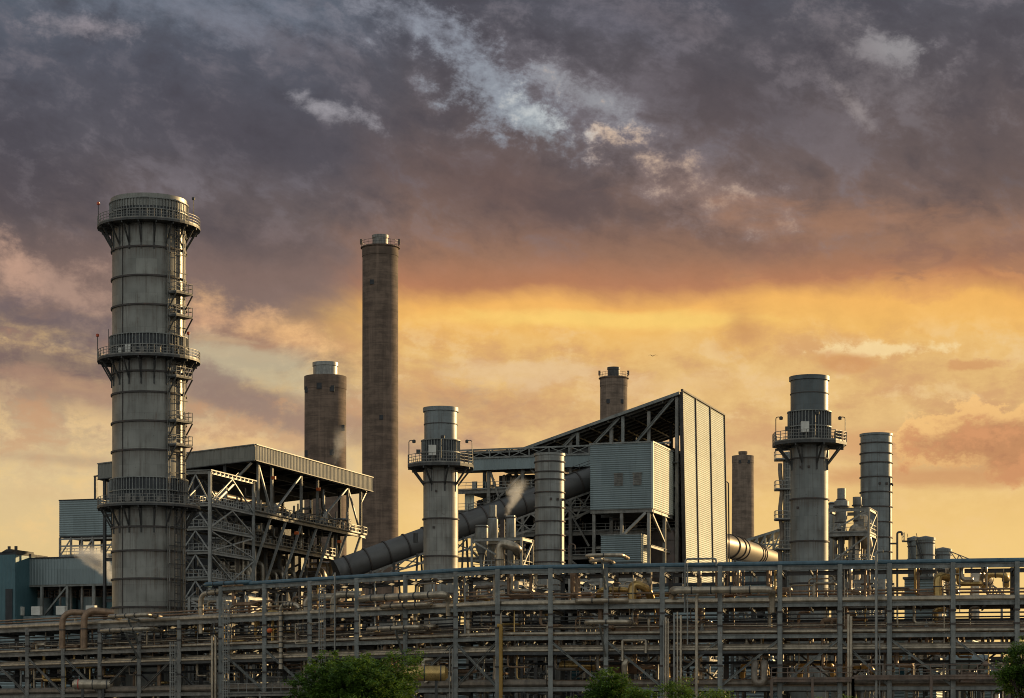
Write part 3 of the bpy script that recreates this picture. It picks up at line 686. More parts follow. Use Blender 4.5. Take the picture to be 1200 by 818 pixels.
# ---------------------------------------------------------------- stair tower in front of it
f = Fr(246, 316); t = f.root('stair_tower', 'narrow open lattice stair tower with diamond bracing, just right of the tallest stack', 'stair tower')
Wx, Wy = -4.3, f.y(297, 0)
zs = [f.z(0, 0, q) for q in (552, 590, 618, 646, 677, 708, 740, 775)]
m = M['steel_w']
for x in (0, Wx):
    for y in (0, Wy): beam(t, 'column', (x,y,0), (x,y,zs[0]), .44 if (x, y) == (0, 0) else .34, .36, m if x == 0 else M['steel_l'], 1)
MB().box(Wx-.9,.35,-.35,Wy+.5,zs[0]+.05,zs[0]+.2).build('roof', M['steel_b'], t)
for i in range(11): beam(t, 'roof_joist', (Wx-.7,i*1.35,zs[0]-.05), (.3,i*1.35,zs[0]-.05), .15, .25, M['steel_l'])
for i, z in enumerate(zs):
    for a, b in (((0,0),(0,Wy)), ((0,0),(Wx,0)), ((Wx,0),(Wx,Wy)), ((0,Wy),(Wx,Wy))): beam(t, 'beam', (*a,z-.2), (*b,z-.2), .22, .32, m if a[0] == 0 and b[0] == 0 else M['steel_l'], 1)
    if i:
        d = MB().box(Wx+.2,-.2,.2,Wy-.2,z+.02,z+.07).build('landing', M['steel_d'], t)
        rail(MB(), [(Wx+.2,.35,z+.07),(-.35,.35,z+.07),(-.35,Wy-.3,z+.07)], 1.1, .8, .04).build('railing', m, d)
        rail(MB(), [(-2.2,1.5,z+.07),(-2.2,Wy-1,z+.07)], 1.1, .8, .04).build('railing', m, d)
        zu = zs[i-1]; zz = z
        for (p, q, n_) in (((0,0),(0,Wy),1), ((0,0),(Wx,0),0), ((Wx,0),(Wx,Wy),1)):
            mp = ((p[0]+q[0])/2, (p[1]+q[1])/2)
            if i in (3,) and n_:
                beam(t, 'brace', (*p,zz), (*q,zu-.4), .17, .17, m); beam(t, 'brace', (*q,zz), (*p,zu-.4), .17, .17, m)
            elif i in (4, 6) and n_:
                beam(t, 'brace', (*mp,zz), (*p,zu-.4), .17, .17, m); beam(t, 'brace', (*mp,zz), (*q,zu-.4), .17, .17, m)
            else:
                beam(t, 'brace', (*p,zz), (*mp,zu-.4), .17, .17, m); beam(t, 'brace', (*q,zz), (*mp,zu-.4), .17, .17, m)
        gear(t, -3.6, -.6, 1, Wy-1, z+.07, 3, random.Random(i), hmax=1.8)
        # one stair flight per floor
        s_ = MB(); y0, y1 = (3, Wy-3) if i % 2 else (Wy-3, 3)
        for xx in (-1.0, -2.0): s_.bar((xx,y0,z), (xx,y1,zu), .08, .3)
        for k in range(14): tt = k/14; s_.box(-2,-1, y0+(y1-y0)*tt-.13, y0+(y1-y0)*tt+.13, z+(zu-z)*tt+.1, z+(zu-z)*tt+.15)
        for xx in (-1.0,): s_.bar((xx,y0,z+1), (xx,y1,zu+1), .07)
        s_.build('stair', M['steel_l'], t)
for i in range(9): MB().tube([(Wx-.2+i*.2 if i < 4 else -3.6+i*.3, Wy-.9, 2), (Wx-.2+i*.2 if i < 4 else -3.6+i*.3, Wy-.9, zs[2])], .07 + .05*(i % 3), 6).build('riser_pipe', M['pipe_d' if i % 2 else 'pipe'], t)

# ---------------------------------------------------------------- large building with sloped roof (centre)
f = Fr(798.5, 352); t = f.root('boiler_hall', 'large open steel hall with a roof sloping up to a tall ribbed end wall, centre', 'boiler hall'); rn = random.Random(5)
Dp = 29.6
zK = f.z(0, 0, 459); xB = f.x(609); zB = f.z(xB, 0, 527.5); xE = f.x(531); zE = f.z(xE, 0, 531)
def sl(name, x0, z0, x1, z1, th, mat):
    return MB().add([(x0,-.8,z0),(x1,-.8,z1),(x1,Dp,z1),(x0,Dp,z0),(x0,-.8,z0-th),(x1,-.8,z1-th),(x1,Dp,z1-th),(x0,Dp,z0-th)],
        [(3,2,1,0),(4,5,6,7),(1,5,4,0),(2,6,5,1),(3,7,6,2),(0,4,7,3)]).build(name, mat, t)
r1 = sl('roof', xB, zB, -.1, zK-.1, .35, M['under']); sl('roof', xE, zE, xB, zB-.1, .3, M['under'])
beam(t, 'roof_edge', (xB,-.85,zB-.2), (-.1,-.85,zK-.3), .35, .45, M['steel_b']); beam(t, 'roof_edge', (xE,-.85,zE-.2), (xB,-.85,zB-.2), .35, .4, M['steel_b'])
for i in range(12):
    y = .5 + i*2.6; beam(r1, 'purlin', (xB,y,zB-.55), (-.3,y,zK-.65), .15, .25, M['steel'])
for i in range(1, 9):
    u = i/9; beam(r1, 'rafter', (xB*(1-u),-.4,zB+(zK-zB)*u-.6), (xB*(1-u),Dp-1,zB+(zK-zB)*u-.6), .2, .25, M['steel'])
# end wall: three ribbed strips, foot set outwards
shift = 1.05; ys = [f.y(q, 0) for q in (814, 831)] ; yy = [0, ys[0], ys[1], Dp]
for a, b in zip(yy, yy[1:]):
    wl = MB().corr((0,a+.12), (0,b-.12), 0, zK+.15, (1,0), .31, .07, False, shift).build('end_wall', M['cladw'], t)
for y in yy:
    beam(t, 'wall_trim', (shift+.1,y,0), (.12,y,zK+.4), .26, .22, M['ring'])
beam(t, 'wall_trim', (.1,0,zK+.25), (.1,Dp,zK+.25), .4, .25, M['ring'])
MB().add([(-.35,-.02,zK),(.0,-.02,zK),(shift,-.02,0),(shift-.35,-.02,0),(-.35,Dp,zK),(0,Dp,zK),(shift,Dp,0),(shift-.35,Dp,0)],
    [(0,3,2,1),(4,5,6,7),(0,4,7,3),(1,5,4,0)]).build('wall_backing', M['steel_d'], t)
MB().tube([(shift+.2,Dp+.5,0),(.9,Dp+.5,24),(.7,Dp+.5,f.z(0,Dp,566)),(0,Dp+.5,f.z(0,Dp,562))], .12, 6).build('downpipe', M['steel_d'], t)
# front truss under the roof
zc = f.z(f.x(730), 0, 519)
ln = lambda px, py: (f.x(px), -.2, f.z(f.x(px), 0, py))
roofz = lambda x: zB + (zK-zB)*(x-xB)/(0-xB) - .6
for px in (793.5, 730.5, 677.5): x = f.x(px); beam(t, 'truss_post', (x,-.2,zc-.2 if px < 790 else 0), (x,-.2,roofz(x)), .45, .45, M['steel_b'] if px < 790 else M['steel'], 1)
for a, b in ((790, 746), (726.5, 697), (676, 661)):
    xa, xb = f.x(a), f.x(b); beam(t, 'truss_diagonal', (xa,-.2,roofz(xa)), (xb,-.2,zc if b != 661 else zc-.2), .42, .4, M['steel_b'], 1)
for a, b in ((722, 710), (640, 655)):
    xa, xb = f.x(a), f.x(b); beam(t, 'truss_diagonal', (xa,6,roofz(xa)), (xb,6,zc), .3, .3, M['steel_d'])
# gallery: pale fascia with a trussed railing above
zg1, zg0 = f.z(f.x(560), 0, 539), f.z(f.x(560), 0, 552); xg = f.x(531); xh = f.x(797)
gl = MB().corr((xg,-1.0), (f.x(694),-1.0), zg0, zg1, (0,-1), .5, .03, True).build('gallery_fascia', M['cladb'], t)
MB().box(xg, -.5, -.94, 3, zg0+.05, zg0+.2).build('gallery_floor', M['steel_d'], t)
za, zb2 = zg1+.15, zg1+1.45
for z, w_ in ((za,.25),(zb2,.25)): beam(gl, 'chord', (xg,-1.1,z), (xh-1.2,-1.1,z), w_, w_, M['steel_b'])
n = 11
for i in range(n):
    a = xg + (xh-1.2-xg)*i/n; b = xg + (xh-1.2-xg)*(i+1)/n
    beam(gl, 'post', (a,-1.1,za), (a,-1.1,zb2), .18, .18, M['steel_b']); beam(gl, 'diagonal', (a,-1.1,za), (b,-1.1,zb2), .12, .12, M['steel_b']); beam(gl, 'diagonal', (b,-1.1,za), (a,-1.1,zb2), .12, .12, M['steel_b'])
MB().bar((xg,2,zb2-.6), (xh-6,2,zb2-.6), 1.8, .9).build('cable_tray', M['steel_d'], t)
# frame
cols = [xE+.4] + [f.x(q) for q in (572, 612, 668, 716, 760, 793)]
lev = [f.z(f.x(650), 0, q) for q in (573, 598, 626, 654, 682, 712, 745)][::-1]
for y in (.3, 14.5, 28.5):
    for x in cols: beam(t, 'column', (x,y,0), (x,y,(zE if x < xB else roofz(x))-.6), .5, .5, M['steel'] if y < 1 else M['steel_d'], 1)
    for z in lev: beam(t, 'floor_beam', (cols[0],y,z), (cols[-1],y,z), .35, .55, M['steel'] if y < 1 else M['steel_d'], 1)
for z in lev:
    d = MB().box(cols[0],cols[-1],.5,28,z+.3,z+.4).build('deck', M['dark'], t); rail(MB(), [(cols[0],.4,z+.4),(cols[-1],.4,z+.4)], 1.1, 1.6).build('railing', M['steel_l'], d)
    gear(t, cols[0]+1, cols[-1]-1, .8, 6, z+.4, 15, rn)
for (a, z0, b, z1) in ((575,592,615,552), (668,592,622,550), (572,640,610,600), (620,600,668,626), (708,688,668,656), (672,610,710,585), (612,660,650,628), (574,552,590,600), (690,640,668,600), (668,700,640,660), (703,560,694,552)):
    xa, xb = f.x(a), f.x(b); beam(t, 'brace', (xa,.2,f.z(xa,0,z0)), (xb,.2,f.z(xb,0,z1)), .34, .3, M['steel'])
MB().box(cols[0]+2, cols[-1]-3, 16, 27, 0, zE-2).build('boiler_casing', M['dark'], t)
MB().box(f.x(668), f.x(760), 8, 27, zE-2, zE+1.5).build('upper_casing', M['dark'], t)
MB().corr((f.x(560),9), (f.x(600),9), f.z(f.x(560),9,600), f.z(f.x(560),9,570), (0,-1), .5, .05).build('casing_panel', M['cladb'], t)
for q in (541, 545): x = f.x(q); MB().corr((x,1.5), (x+1.0,1.5), f.z(x,0,625), f.z(x,0,574), (0,-1), .5, .05, True).build('stair_panel', M['cladw'], t)
for i in range(26):
    x = rn.uniform(cols[0]+1, f.x(700)); z0 = rn.uniform(6, 30); e = rn.uniform(-5, 5); r = rn.uniform(.08,.3)
    MB().tube(rpath([(x,rn.uniform(1,5),z0),(x,1.6,z0+rn.uniform(2,9)),(x+e,1.6,z0+9),(x+e,3,z0+9)], .5, 4), r, 8).build('pipe', M[rn.choice(('pipe','pipe_d','steel_d'))], t, True)
for i in range(16):
    a = MB().box(-.5,.5,-.05,.05,0,1.3).build('window', M[rn.choice(('white','steel_l','win'))], t, loc=(f.x(rn.uniform(545,600)), 8.5, f.z(0,8,rn.uniform(560,640))))

# ---------------------------------------------------------------- ribbed white-grey housing on legs in front of the hall
D0 = 340; f = Fr(764.5, D0); t = f.root('filter_house', 'box clad in level ribbed sheet with two small louvres, raised on steel legs', 'filter house')
xl = f.x(691.8); zt_, zb_ = f.z(0,0,518.5), f.z(0,0,595.5); Wd = 17.6
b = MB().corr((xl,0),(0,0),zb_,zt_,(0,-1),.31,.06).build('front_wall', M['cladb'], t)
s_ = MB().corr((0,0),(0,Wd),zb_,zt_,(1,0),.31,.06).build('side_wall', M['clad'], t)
MB().box(xl+.01,-.01,.02,Wd,zb_,zb_+.1).build('floor', M['steel_d'], t); MB().box(xl-.15,.15,-.15,Wd+.15,zt_,zt_+.22).build('roof', M['steel_b'], t)
MB().box(xl+.01,xl+.1,.02,Wd,zb_+.1,zt_-.01).build('side_wall', M['cladb'], t); MB().box(xl+.1,-.02,Wd-.1,Wd,zb_+.1,zt_-.01).build('back_wall', M['cladb'], t)
MB().box(-.1,.2,-.2,.1,zb_,zt_-.01).build('corner_trim', M['clad'], t)
for q in (725, 747):
    x = f.x(q); z = f.z(0,0,566); v_ = MB(); 
    for i in range(6): v_.add([(x-.55,-.12,z+i*.25),(x+.55,-.12,z+i*.25),(x+.55,-.25,z+i*.25-.14),(x-.55,-.25,z+i*.25-.14)], [(0,1,2,3)])
    v_.box(x-.65,x+.65,-.14,-.11,z-.25,z+1.45); v_.box(x-.7,x+.7,-.3,-.1,z+1.45,z+1.6); v_.build('louvre', M['steel'], b); MB().box(x-.6,x+.6,-.118,-.112,z-.2,z+1.4).build('recess', M['dark'], b)
beam(t, 'base_beam', (xl,.1,zb_-.3), (0,.1,zb_-.3), .4, .55, M['steel'], 1); beam(t, 'base_beam', (-.1,0,zb_-.3), (-.1,Wd,zb_-.3), .4, .55, M['steel_l'], 1)
for x, y in ((-.6,.3),(xl+.5,.3),(-.3,8.5),(-.3,Wd-.5),(xl+.5,Wd-.5),(xl/2,.3)): beam(t, 'leg', (x,y,0), (x,y,zb_-.5), .45, .45, M['steel_l' if x > -1 else 'steel'], 1)
for i in range(4): beam(t, 'joist', (xl,i*5+1,zb_-.45), (0,i*5+1,zb_-.45), .25, .4, M['steel_d'])
x0 = f.x(705); beam(t, 'brace', (x0,.1,f.z(x0,0,651)), (-1,.1,zb_-.6), .4, .35, M['steel_l'])
beam(t, 'brace', (-.3,Wd,zb_-4.8), (-.3,9,zb_-.8), .3, .3, M['steel']); beam(t, 'brace', (-.3,8.5,zb_-4.4), (-.3,1,zb_-.8), .3, .3, M['steel'])
for z in (zb_-5.6, zb_-11): beam(t, 'tie_beam', (xl+.5,.3,z), (-.6,.3,z), .3, .45, M['steel'], 1); beam(t, 'tie_beam', (-.3,.3,z), (-.3,Wd,z), .3, .45, M['steel'], 1)
# the smaller box below it
f2 = Fr(751, 339); t = f2.root('switch_cabin', 'small ribbed cabin tucked under the raised housing', 'cabin'); xl = f2.x(704.2); z1, z0 = f2.z(0,0,626.5), f2.z(0,0,658.5); Wd = 4.8
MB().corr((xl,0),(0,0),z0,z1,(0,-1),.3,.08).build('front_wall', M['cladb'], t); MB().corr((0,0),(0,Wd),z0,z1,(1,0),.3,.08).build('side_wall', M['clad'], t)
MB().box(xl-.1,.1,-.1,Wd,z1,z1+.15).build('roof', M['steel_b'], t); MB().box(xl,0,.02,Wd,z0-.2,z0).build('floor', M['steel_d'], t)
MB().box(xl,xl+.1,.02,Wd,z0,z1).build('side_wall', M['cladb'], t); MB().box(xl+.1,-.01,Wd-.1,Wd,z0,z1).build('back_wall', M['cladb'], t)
beam(t, 'base_beam', (xl-3,-.1,z0-.4), (1.5,-.1,z0-.4), .3, .4, M['steel_l'], 1)
for x in (xl+.2, -.2): beam(t, 'leg', (x,.2,0), (x,.2,z0-.2), .3, .3, M['steel']); beam(t, 'leg', (x,Wd-.2,0), (x,Wd-.2,z0-.2), .3, .3, M['steel'])
# riser pipe with arm, left of the cabin
o = MB().tube(rpath([(0,0,0),(0,0,24.5),(4.5,0,24.9),(6,1,24.2)], .8), .3, 10).build('service_pipe', M['pipe'], None, True, loc=(f2.w(f2.x(688),0)[0], 339, 0)); tag(o, 'upright insulated pipe bending right under the raised housing', 'pipe')
o = MB().tube(rpath([(0,0,0),(0,0,z0+1.9),(.9,0,z0+1.9),(.9,0,z0+1.2)], .4), .1, 8).build('vent_pipe', M['rusty'], None, True, loc=((666.5-600)*330/F, 330, 0)); tag(o, 'thin rusty vent pipe with hooked top right of the pale banded stack', 'vent pipe')
# brown tank behind the legs
X, Y = (779-600)*354/F, 354
t = empty('storage_tank', (X, Y, 0), 0, 'brown cylindrical tank standing under the raised ribbed housing', 'tank')
MB().lathe([(2.5,0),(2.5,30.5),(2.2,31.5),(0.02,32)], 32).build('shell', M['brown'], t, True)
for z in (8,14,20,26,30): ringbm(2.5, z, .15, .08).build('band', M['ring'], t)

# ---------------------------------------------------------------- rising flue duct
t = empty('flue_duct', ((406-600)*336/F, 336, 0), 0, 'long round duct rising to the right behind the pale stacks', 'duct')
def P3(px, py, D): return V(((px-600)*D/F, D, CZ + (HZ-py)*D/F))
o0 = V(t.location); p0 = P3(400, 668, 338) - o0; p1 = P3(693, 561, 350) - o0; rd = 1.78
MB().tube([p0 - (p1-p0)*.02, p1 + (p1-p0)*.04], rd, 32).build('barrel', M['duct'], t, True)
n = 13; dv = (p1-p0).normalized()
for i in range(n):
    c = p0.lerp(p1, (i+.3)/n); MB().tube([c - dv*.1, c + dv*.1], rd+.16, 32).build('flange', M['ring'], t, True)
for i in range(6):
    c = p0.lerp(p1, (i+.35)/11); 
    for s_ in (-1, 1): beam(t, 'support_leg', (c.x + s_*.2, c.y + s_*1.6, c.z-rd-.1), (c.x + s_*1.6, c.y + s_*1.6, 0), .3, .3, M['steel_d'], 1)
q0, q1 = p0 + V((0,-1.3,-rd-.3)), p1 + V((0,-1.3,-rd-.3)); dn = V((0,0,-3.0))
beam(t, 'truss_chord', q0, q1, .25, .3, M['steel']); beam(t, 'truss_chord', q0+dn*.2, q1+dn, .25, .3, M['steel'])
for i in range(16):
    a = q0.lerp(q1, i/16); b = q0.lerp(q1, (i+1)/16)
    beam(t, 'truss_web', a, b + dn*(.2+.8*(i+1)/16), .18, .18, M['steel']); beam(t, 'truss_web', a + dn*(.2+.8*i/16), b, .18, .18, M['steel'])
c = P3(487, 636, 334) - o0 ; MB().tube([(c.x,c.y,c.z),(c.x,c.y,c.z+1.4)], .32, 10).build('vent_stub', M['steel_d'], t, True)
c = P3(520, 612, 336) - o0
for i in range(14):
    a = p0.lerp(p1, .45+i*.035) + V((0,-.3,rd+.05)); 
rail(MB(), [p0.lerp(p1,.5)+V((0,-.5,rd)), p1+V((0,-.5,rd))], 1.0, 2.0).build('railing', M['steel_d'], t)

# warm ribbed duct on the right of the hall
pts = [P3(836,636,392), P3(862,642,405), P3(885,649,450), P3(905,655,520), P3(920,658.5,600)]
t = empty('ribbed_duct', pts[0], 0, 'short golden ribbed duct running away right of the tall clad wall', 'duct'); o0 = V(t.location)
q = rpath([p - o0 for p in pts], 8, 5); MB().tube(q, 1.95, 32).build('barrel', M['ductw'], t, True)
for i in range(2, len(q)-1):
    d_ = (q[i+1]-q[i]).normalized(); c = q[i]
    if i % 2 == 0: MB().tube([c - d_*.2, c + d_*.2], 2.15, 32).build('flange', M['ring'], t, True); 
    if i % 4 == 0: beam(t, 'support_leg', (c.x,c.y,c.z-1.9), (c.x,c.y,-o0.z), .35, .35, M['steel'])
# ---------------------------------------------------------------- left background buildings
f = Fr(16, 430); t = f.root('coal_bunker', 'long grey-blue clad hall on posts, left of the tallest stack', 'bunker hall')
x1 = f.x(150); zt_, zb_ = f.z(0,0,655.5), f.z(0,0,686)
MB().corr((0,0),(x1,0),zb_,zt_,(0,-1),.6,.05,True).build('front_wall', M['cladb'], t); MB().box(-.1,x1,-.2,16,zt_,zt_+.25).build('roof', M['dark'], t)
MB().box(0,x1,.05,15,zb_-.2,zb_).build('soffit', M['dark'], t); MB().box(0,.3,.06,15,zb_,zt_-.01).build('end_wall', M['cladb'], t)
beam(t, 'edge_beam', (0,-.1,zb_-.2), (x1,-.1,zb_-.2), .3, .4, M['steel_b'], 1)
zw = f.z(0,0,723); cxs = [f.x(q) for q in (20, 49.5, 79.5, 110.5, 140)]
for x in cxs: beam(t, 'post', (x,-.1,0), (x,-.1,zb_-.3), .5, .5, M['steel_b'], 1)
beam(t, 'brace', (f.x(52),-.1,f.z(0,0,722)), (cxs[2]-.3,-.1,zb_-.6), .35, .3, M['steel_b'])
MB().corr((-3,-2.5),(x1,-2.5),0,zw,(0,-1),1.2,.04,True).build('low_wall', M['cladb'], t)
MB().box(0,x1,12,12.3,0,zb_-.21).build('back_wall', M['dark'], t)
for i, q in enumerate((24, 45, 74, 109)): MB().box(-.9,.9,-.5,.5,0,1.6).build('rooftop_box', M['white'], t, loc=(f.x(q,-2.3), -2.9, zw+.1))
for i, (q, rr) in enumerate(((48.5, 2.15),(77.5, 2.1),(107.5, 2.15),(135, 2.0))):
    x = f.x(q, 5); o = empty('silo', (*f.w(x, 5), 0), 0, 'blue-grey silo under the long clad hall, ' + ('leftmost of four','second of four from the left','third of four from the left','half hidden behind the tallest stack')[i], 'silo', 'silos under the bunker hall')
    MB().cyl((0,0), rr, 0, zb_-2.2, 28).build('shell', M['cladt'] if i % 2 else M['cladb'], o, True); MB().cyl((rr*1.2,1.5), rr*.7, 0, zb_-2.6, 20).build('side_column', M['cladt'], o, True)
    for z in (zb_-6,): ringbm(rr, z, .2, .06).build('band', M['steel_d'], o)
    rail(MB(), [(rr*cos(a)*1.05, rr*sin(a)*1.05, zb_-2.2) for a in [2*pi*k/12 for k in range(12)]], 1.3, 1.2, .06, True).build('railing', M['rusty'], o)
f = Fr(130, 425); t = f.root('conveyor_house', 'windowless ribbed box on an open lattice, above the long clad hall', 'conveyor house')
xl = f.x(69.5); z1, z0 = f.z(0,0,585), f.z(0,0,627); 
MB().corr((xl,0),(3,0),z0,z1,(0,-1),.4,.06).build('front_wall', M['cladb'], t); MB().box(xl-.1,3.1,-.1,10,z1,z1+.2).build('roof', M['dark'], t)
MB().box(xl,3,.05,10,z0-.2,z0).build('floor', M['dark'], t); MB().box(xl,xl+.2,.06,10,z0,z1-.01).build('end_wall', M['cladb'], t); MB().box(xl+.2,3,9.8,10,z0,z1-.01).build('back_wall', M['cladb'], t)
zz = f.z(0,0,650)
for i in range(7): x = xl + (3-xl)*i/6; beam(t, 'post', (x,.3,0), (x,.3,z0-.2), .35, .35, M['steel'], 1); beam(t, 'post', (x,8,0), (x,8,z0-.2), .35, .35, M['steel_d'], 1)
for z in (zz, (zz+z0)/2, z0-.5): beam(t, 'beam', (xl,.3,z), (3,.3,z), .25, .3, M['steel_l'])
for i in range(3): x = xl + (3-xl)*i*2/6; beam(t, 'brace', (x,.3,zz), (x+(3-xl)/6,.3,z0-.4), .2, .2, M['steel_l'])
rail(MB(), [(xl,.2,zz+.1),(3,.2,zz+.1)], 1.2, 1.5, .06).build('railing', M['steel_l'], t)
MB().box(f.x(107),f.x(109),1,2,z1,z1+4.6).build('roof_frame', M['steel_d'], t); beam(t, 'roof_frame', (f.x(107),1,z1+4.4), (f.x(122),1,z1+4.8), .25, .25, M['steel_d'])
MB().cyl((f.x(123),3), 1.1, z1, z1+6.3, 20).build('roof_tank', M['steel_l'], t, True)
f = Fr(18, 424); t = f.root('crusher_house', 'dark teal clad building at the left edge of the view', 'crusher house')
x0 = f.x(-30); z1 = f.z(0,0,646); xm = f.x(2)
MB().corr((x0,0),(0,0),0,z1-.6,(0,-1),.8,.07,True).build('front_wall', M['cladt'], t)
MB().box(x0,0,.08,12,z1-.6,z1-.1).build('roof', M['dark'], t)
MB().add([(xm,-.1,z1-.1),(f.x(14),-.1,z1-.1),(f.x(14),-.1,z1+.4),(xm+1,-.1,z1+.4),(xm,8,z1-.1),(f.x(14),8,z1-.1),(f.x(14),8,z1+.4),(xm+1,8,z1+.4)], [(0,1,2,3),(3,2,6,7),(1,5,6,2),(0,3,7,4)]).build('parapet', M['dark'], t)
MB().box(-.3,0.02,.08,12,0,z1-.61).build('side_wall', M['cladt'], t)
MB().box(f.x(7),f.x(15),-.2,-.12,0,f.z(0,0,690)).build('door', M['dark'], t)
for q in (1, 9): MB().cyl((f.x(q),3),.3,z1-.1,z1+1.2,8).build('roof_vent', M['steel_d'], t)

# steam wisps: soft real volumes
def steam(name, p, size, label, dens, lean=.35, seed=0.):
    mb = MB(); prof = [(0,0)]
    m = bpy.data.materials.new('steam'); m.use_nodes = True; n = m.node_tree; E.nt = n; n.nodes.remove(n.nodes['Principled BSDF'])
    vs = n.nodes.new('ShaderNodeVolumePrincipled'); vs.inputs['Color'].default_value = (1,1,1,1); vs.inputs['Anisotropy'].default_value = .3
    tc = n.nodes.new('ShaderNodeTexCoord'); P = E(tc.outputs['Generated']); X = xyz(P)
    u = X[2]; cx = (u - .5)*lean + .5; k1 = noise(P, 3.2, 5, .65, .8); r = .07 + u*.28
    rr = E.m('SQRT', (X[0]-cx)*(X[0]-cx) + (X[1]-.5)*(X[1]-.5))
    d = ss(r - rr + (noise(comb(X[0]+seed, X[1], X[2]), 4.5, 6, .65, .5)-.5)*.42, 0.0, .2)*ss(u, 0.0, .1)*ss(1.0-u, .03, .6)
    n.links.new((d*dens).s, vs.inputs['Density']); n.links.new(vs.outputs[0], n.nodes['Material Output'].inputs['Volume'])
    sx, sz = size; mb.box(-sx,sx,-sx*.6,sx*.6,0,sz)
    o = mb.build(name, m, None, loc=p); tag(o, label, 'steam', kind='stuff'); return o
steam('steam_plume', P3(118, 686, 396), (6.0, 7.2), 'thin white steam drifting in front of the long clad hall', 2.6, -.5, 1.)
steam('steam_plume', P3(602, 607, 304), (2.8, 5.6), 'white steam puff rising above the process vessels at the centre', 1.5, .35, 4.)
steam('steam_plume', P3(398, 549, 372), (3.2, 7.5), 'faint steam wisp above the boiler house roof', .45, .3, 9.)

# ---------------------------------------------------------------- process vessels clusters
def scrubber(px, D, items, label, name='scrubber_vessel'):
    """upright vessel built from (y_px, r_px) outline"""
    t = empty(name, ((px-600)*D/F, D, 0), 0, label, 'vessel'); k = D/F
    MB().lathe([(r*k, zf(y, D, r*k)) for y, r in items][::-1], 28).build('shell', M['stack_s'], t, True)
    for y, r in items[1:-1:2]: ringbm(r*k, zf(y, D, r*k), .14, .12).build('flange', M['ring'], t)
    zt2 = zf(items[0][0], D, 0)
    rb = items[-1][1]*k
    for s_ in (-1, 1): beam(t, 'leg', (s_*rb*1.6, -rb, 0), (s_*rb*1.6, -rb, zf(items[-1][0]-20, D)), .22, .22, M['steel_l'])
    return t
scrubber(564.5, 305, ((615,7.4),(617,7.6),(641,7.6),(649,4.2),(662,2.2),(700,2.2)), 'short white vessel in a cage, leftmost of three at the centre')
scrubber(577.5, 309, ((591.5,4.2),(606,4.2),(608,6.2),(638,6.2),(646,3),(700,3)), 'taller slim vessel behind two shorter ones at the centre')
scrubber(598.5, 305, ((603.6,5.2),(606,5.6),(634,5.6),(640,4.6),(700,4.6)), 'grey vessel below the steam puff at the centre')
scrubber(986, 286, ((572,4.8),(585,4.8),(587,8.5),(593,8.5),(595,6.8),(612,6.8),(634,4),(700,4)), 'tall stepped grey vessel with narrow neck, left of the banded stack on the right')
scrubber(975.5, 290, ((588,3.5),(590,4.4),(640,4.4),(700,4.4)), 'slim side vessel tucked against the big grey-blue stack')
scrubber(1004.5, 288, ((582,5.2),(592,5.2),(594,4.2),(610,4.2),(700,4.2)), 'slender vessel with lit top, between the stepped vessel and the banded stack')
def pipe_thing(name, pts, r, mat, label, cat='pipe', bend=.6, n=12, flanges=0, group=None):
    pts = [V(p) for p in pts]; o0 = pts[0].copy(); q = rpath([p-o0 for p in pts], bend)
    if flanges:
        t = empty(name, o0, 0, label, cat, group); MB().tube(q, r, n).build('barrel', M[mat], t, True)
        for a, b in zip([p-o0 for p in pts], [p-o0 for p in pts[1:]]):
            L_ = (b-a).length; k = int(L_/flanges)
            for i in range(1, k+1):
                c = a.lerp(b, i/(k+1)); d_ = (b-a).normalized(); MB().tube([c-d_*.06, c+d_*.06], r*1.16, n).build('flange', M['steel_d'], t, True)
        return t
    o = MB().tube(q, r, n).build(name, M[mat], None, True, loc=o0); return tag(o, label, cat, group)
pipe_thing('duct_pipe', [P3(586,720,301), P3(586,635,301), P3(606,642,300), P3(608,650,304)], .62, 'pipe', 'insulated elbow duct in front of the centre vessels', 'duct', 1.2, 16, 3)
pipe_thing('duct_pipe', [P3(1001,700,284), P3(1001,617,284), P3(1014,627,283), P3(1016,640,284)], .72, 'pipe', 'insulated elbow duct beside the banded stack on the right', 'duct', 1.3, 16, 3)
pipe_thing('duct_pipe', [P3(589,700,303), P3(589,609,303)], .33, 'brown', 'upright brown pipe between the centre vessels', 'pipe', .5, 12)
def cluster(px0, px1, D, tops, label, seed, depth=8, name='process_frame', **kw):
    f = Fr(px0, D); w_ = f.x(px1); n = max(2, round(w_/5)+1)
    t = f.root(name, label, 'process frame'); module(t, [w_*i/(n-1) for i in range(n)], [0, depth], [f.z(0,0,y) for y in tops], random.Random(seed), **kw); return t
cluster(553, 611, 303, (760,728,700,668,631), 'light steel frame carrying the three vessels at the centre', 11, 5, mat='steel_l', ngear=7, pipes=9, cw=.28)
cluster(970, 1018, 283, (770,735,700,662,625,596), 'light steel frame around the stepped vessels on the right', 12, 6, mat='steel_l', ngear=7, pipes=9, cw=.28)

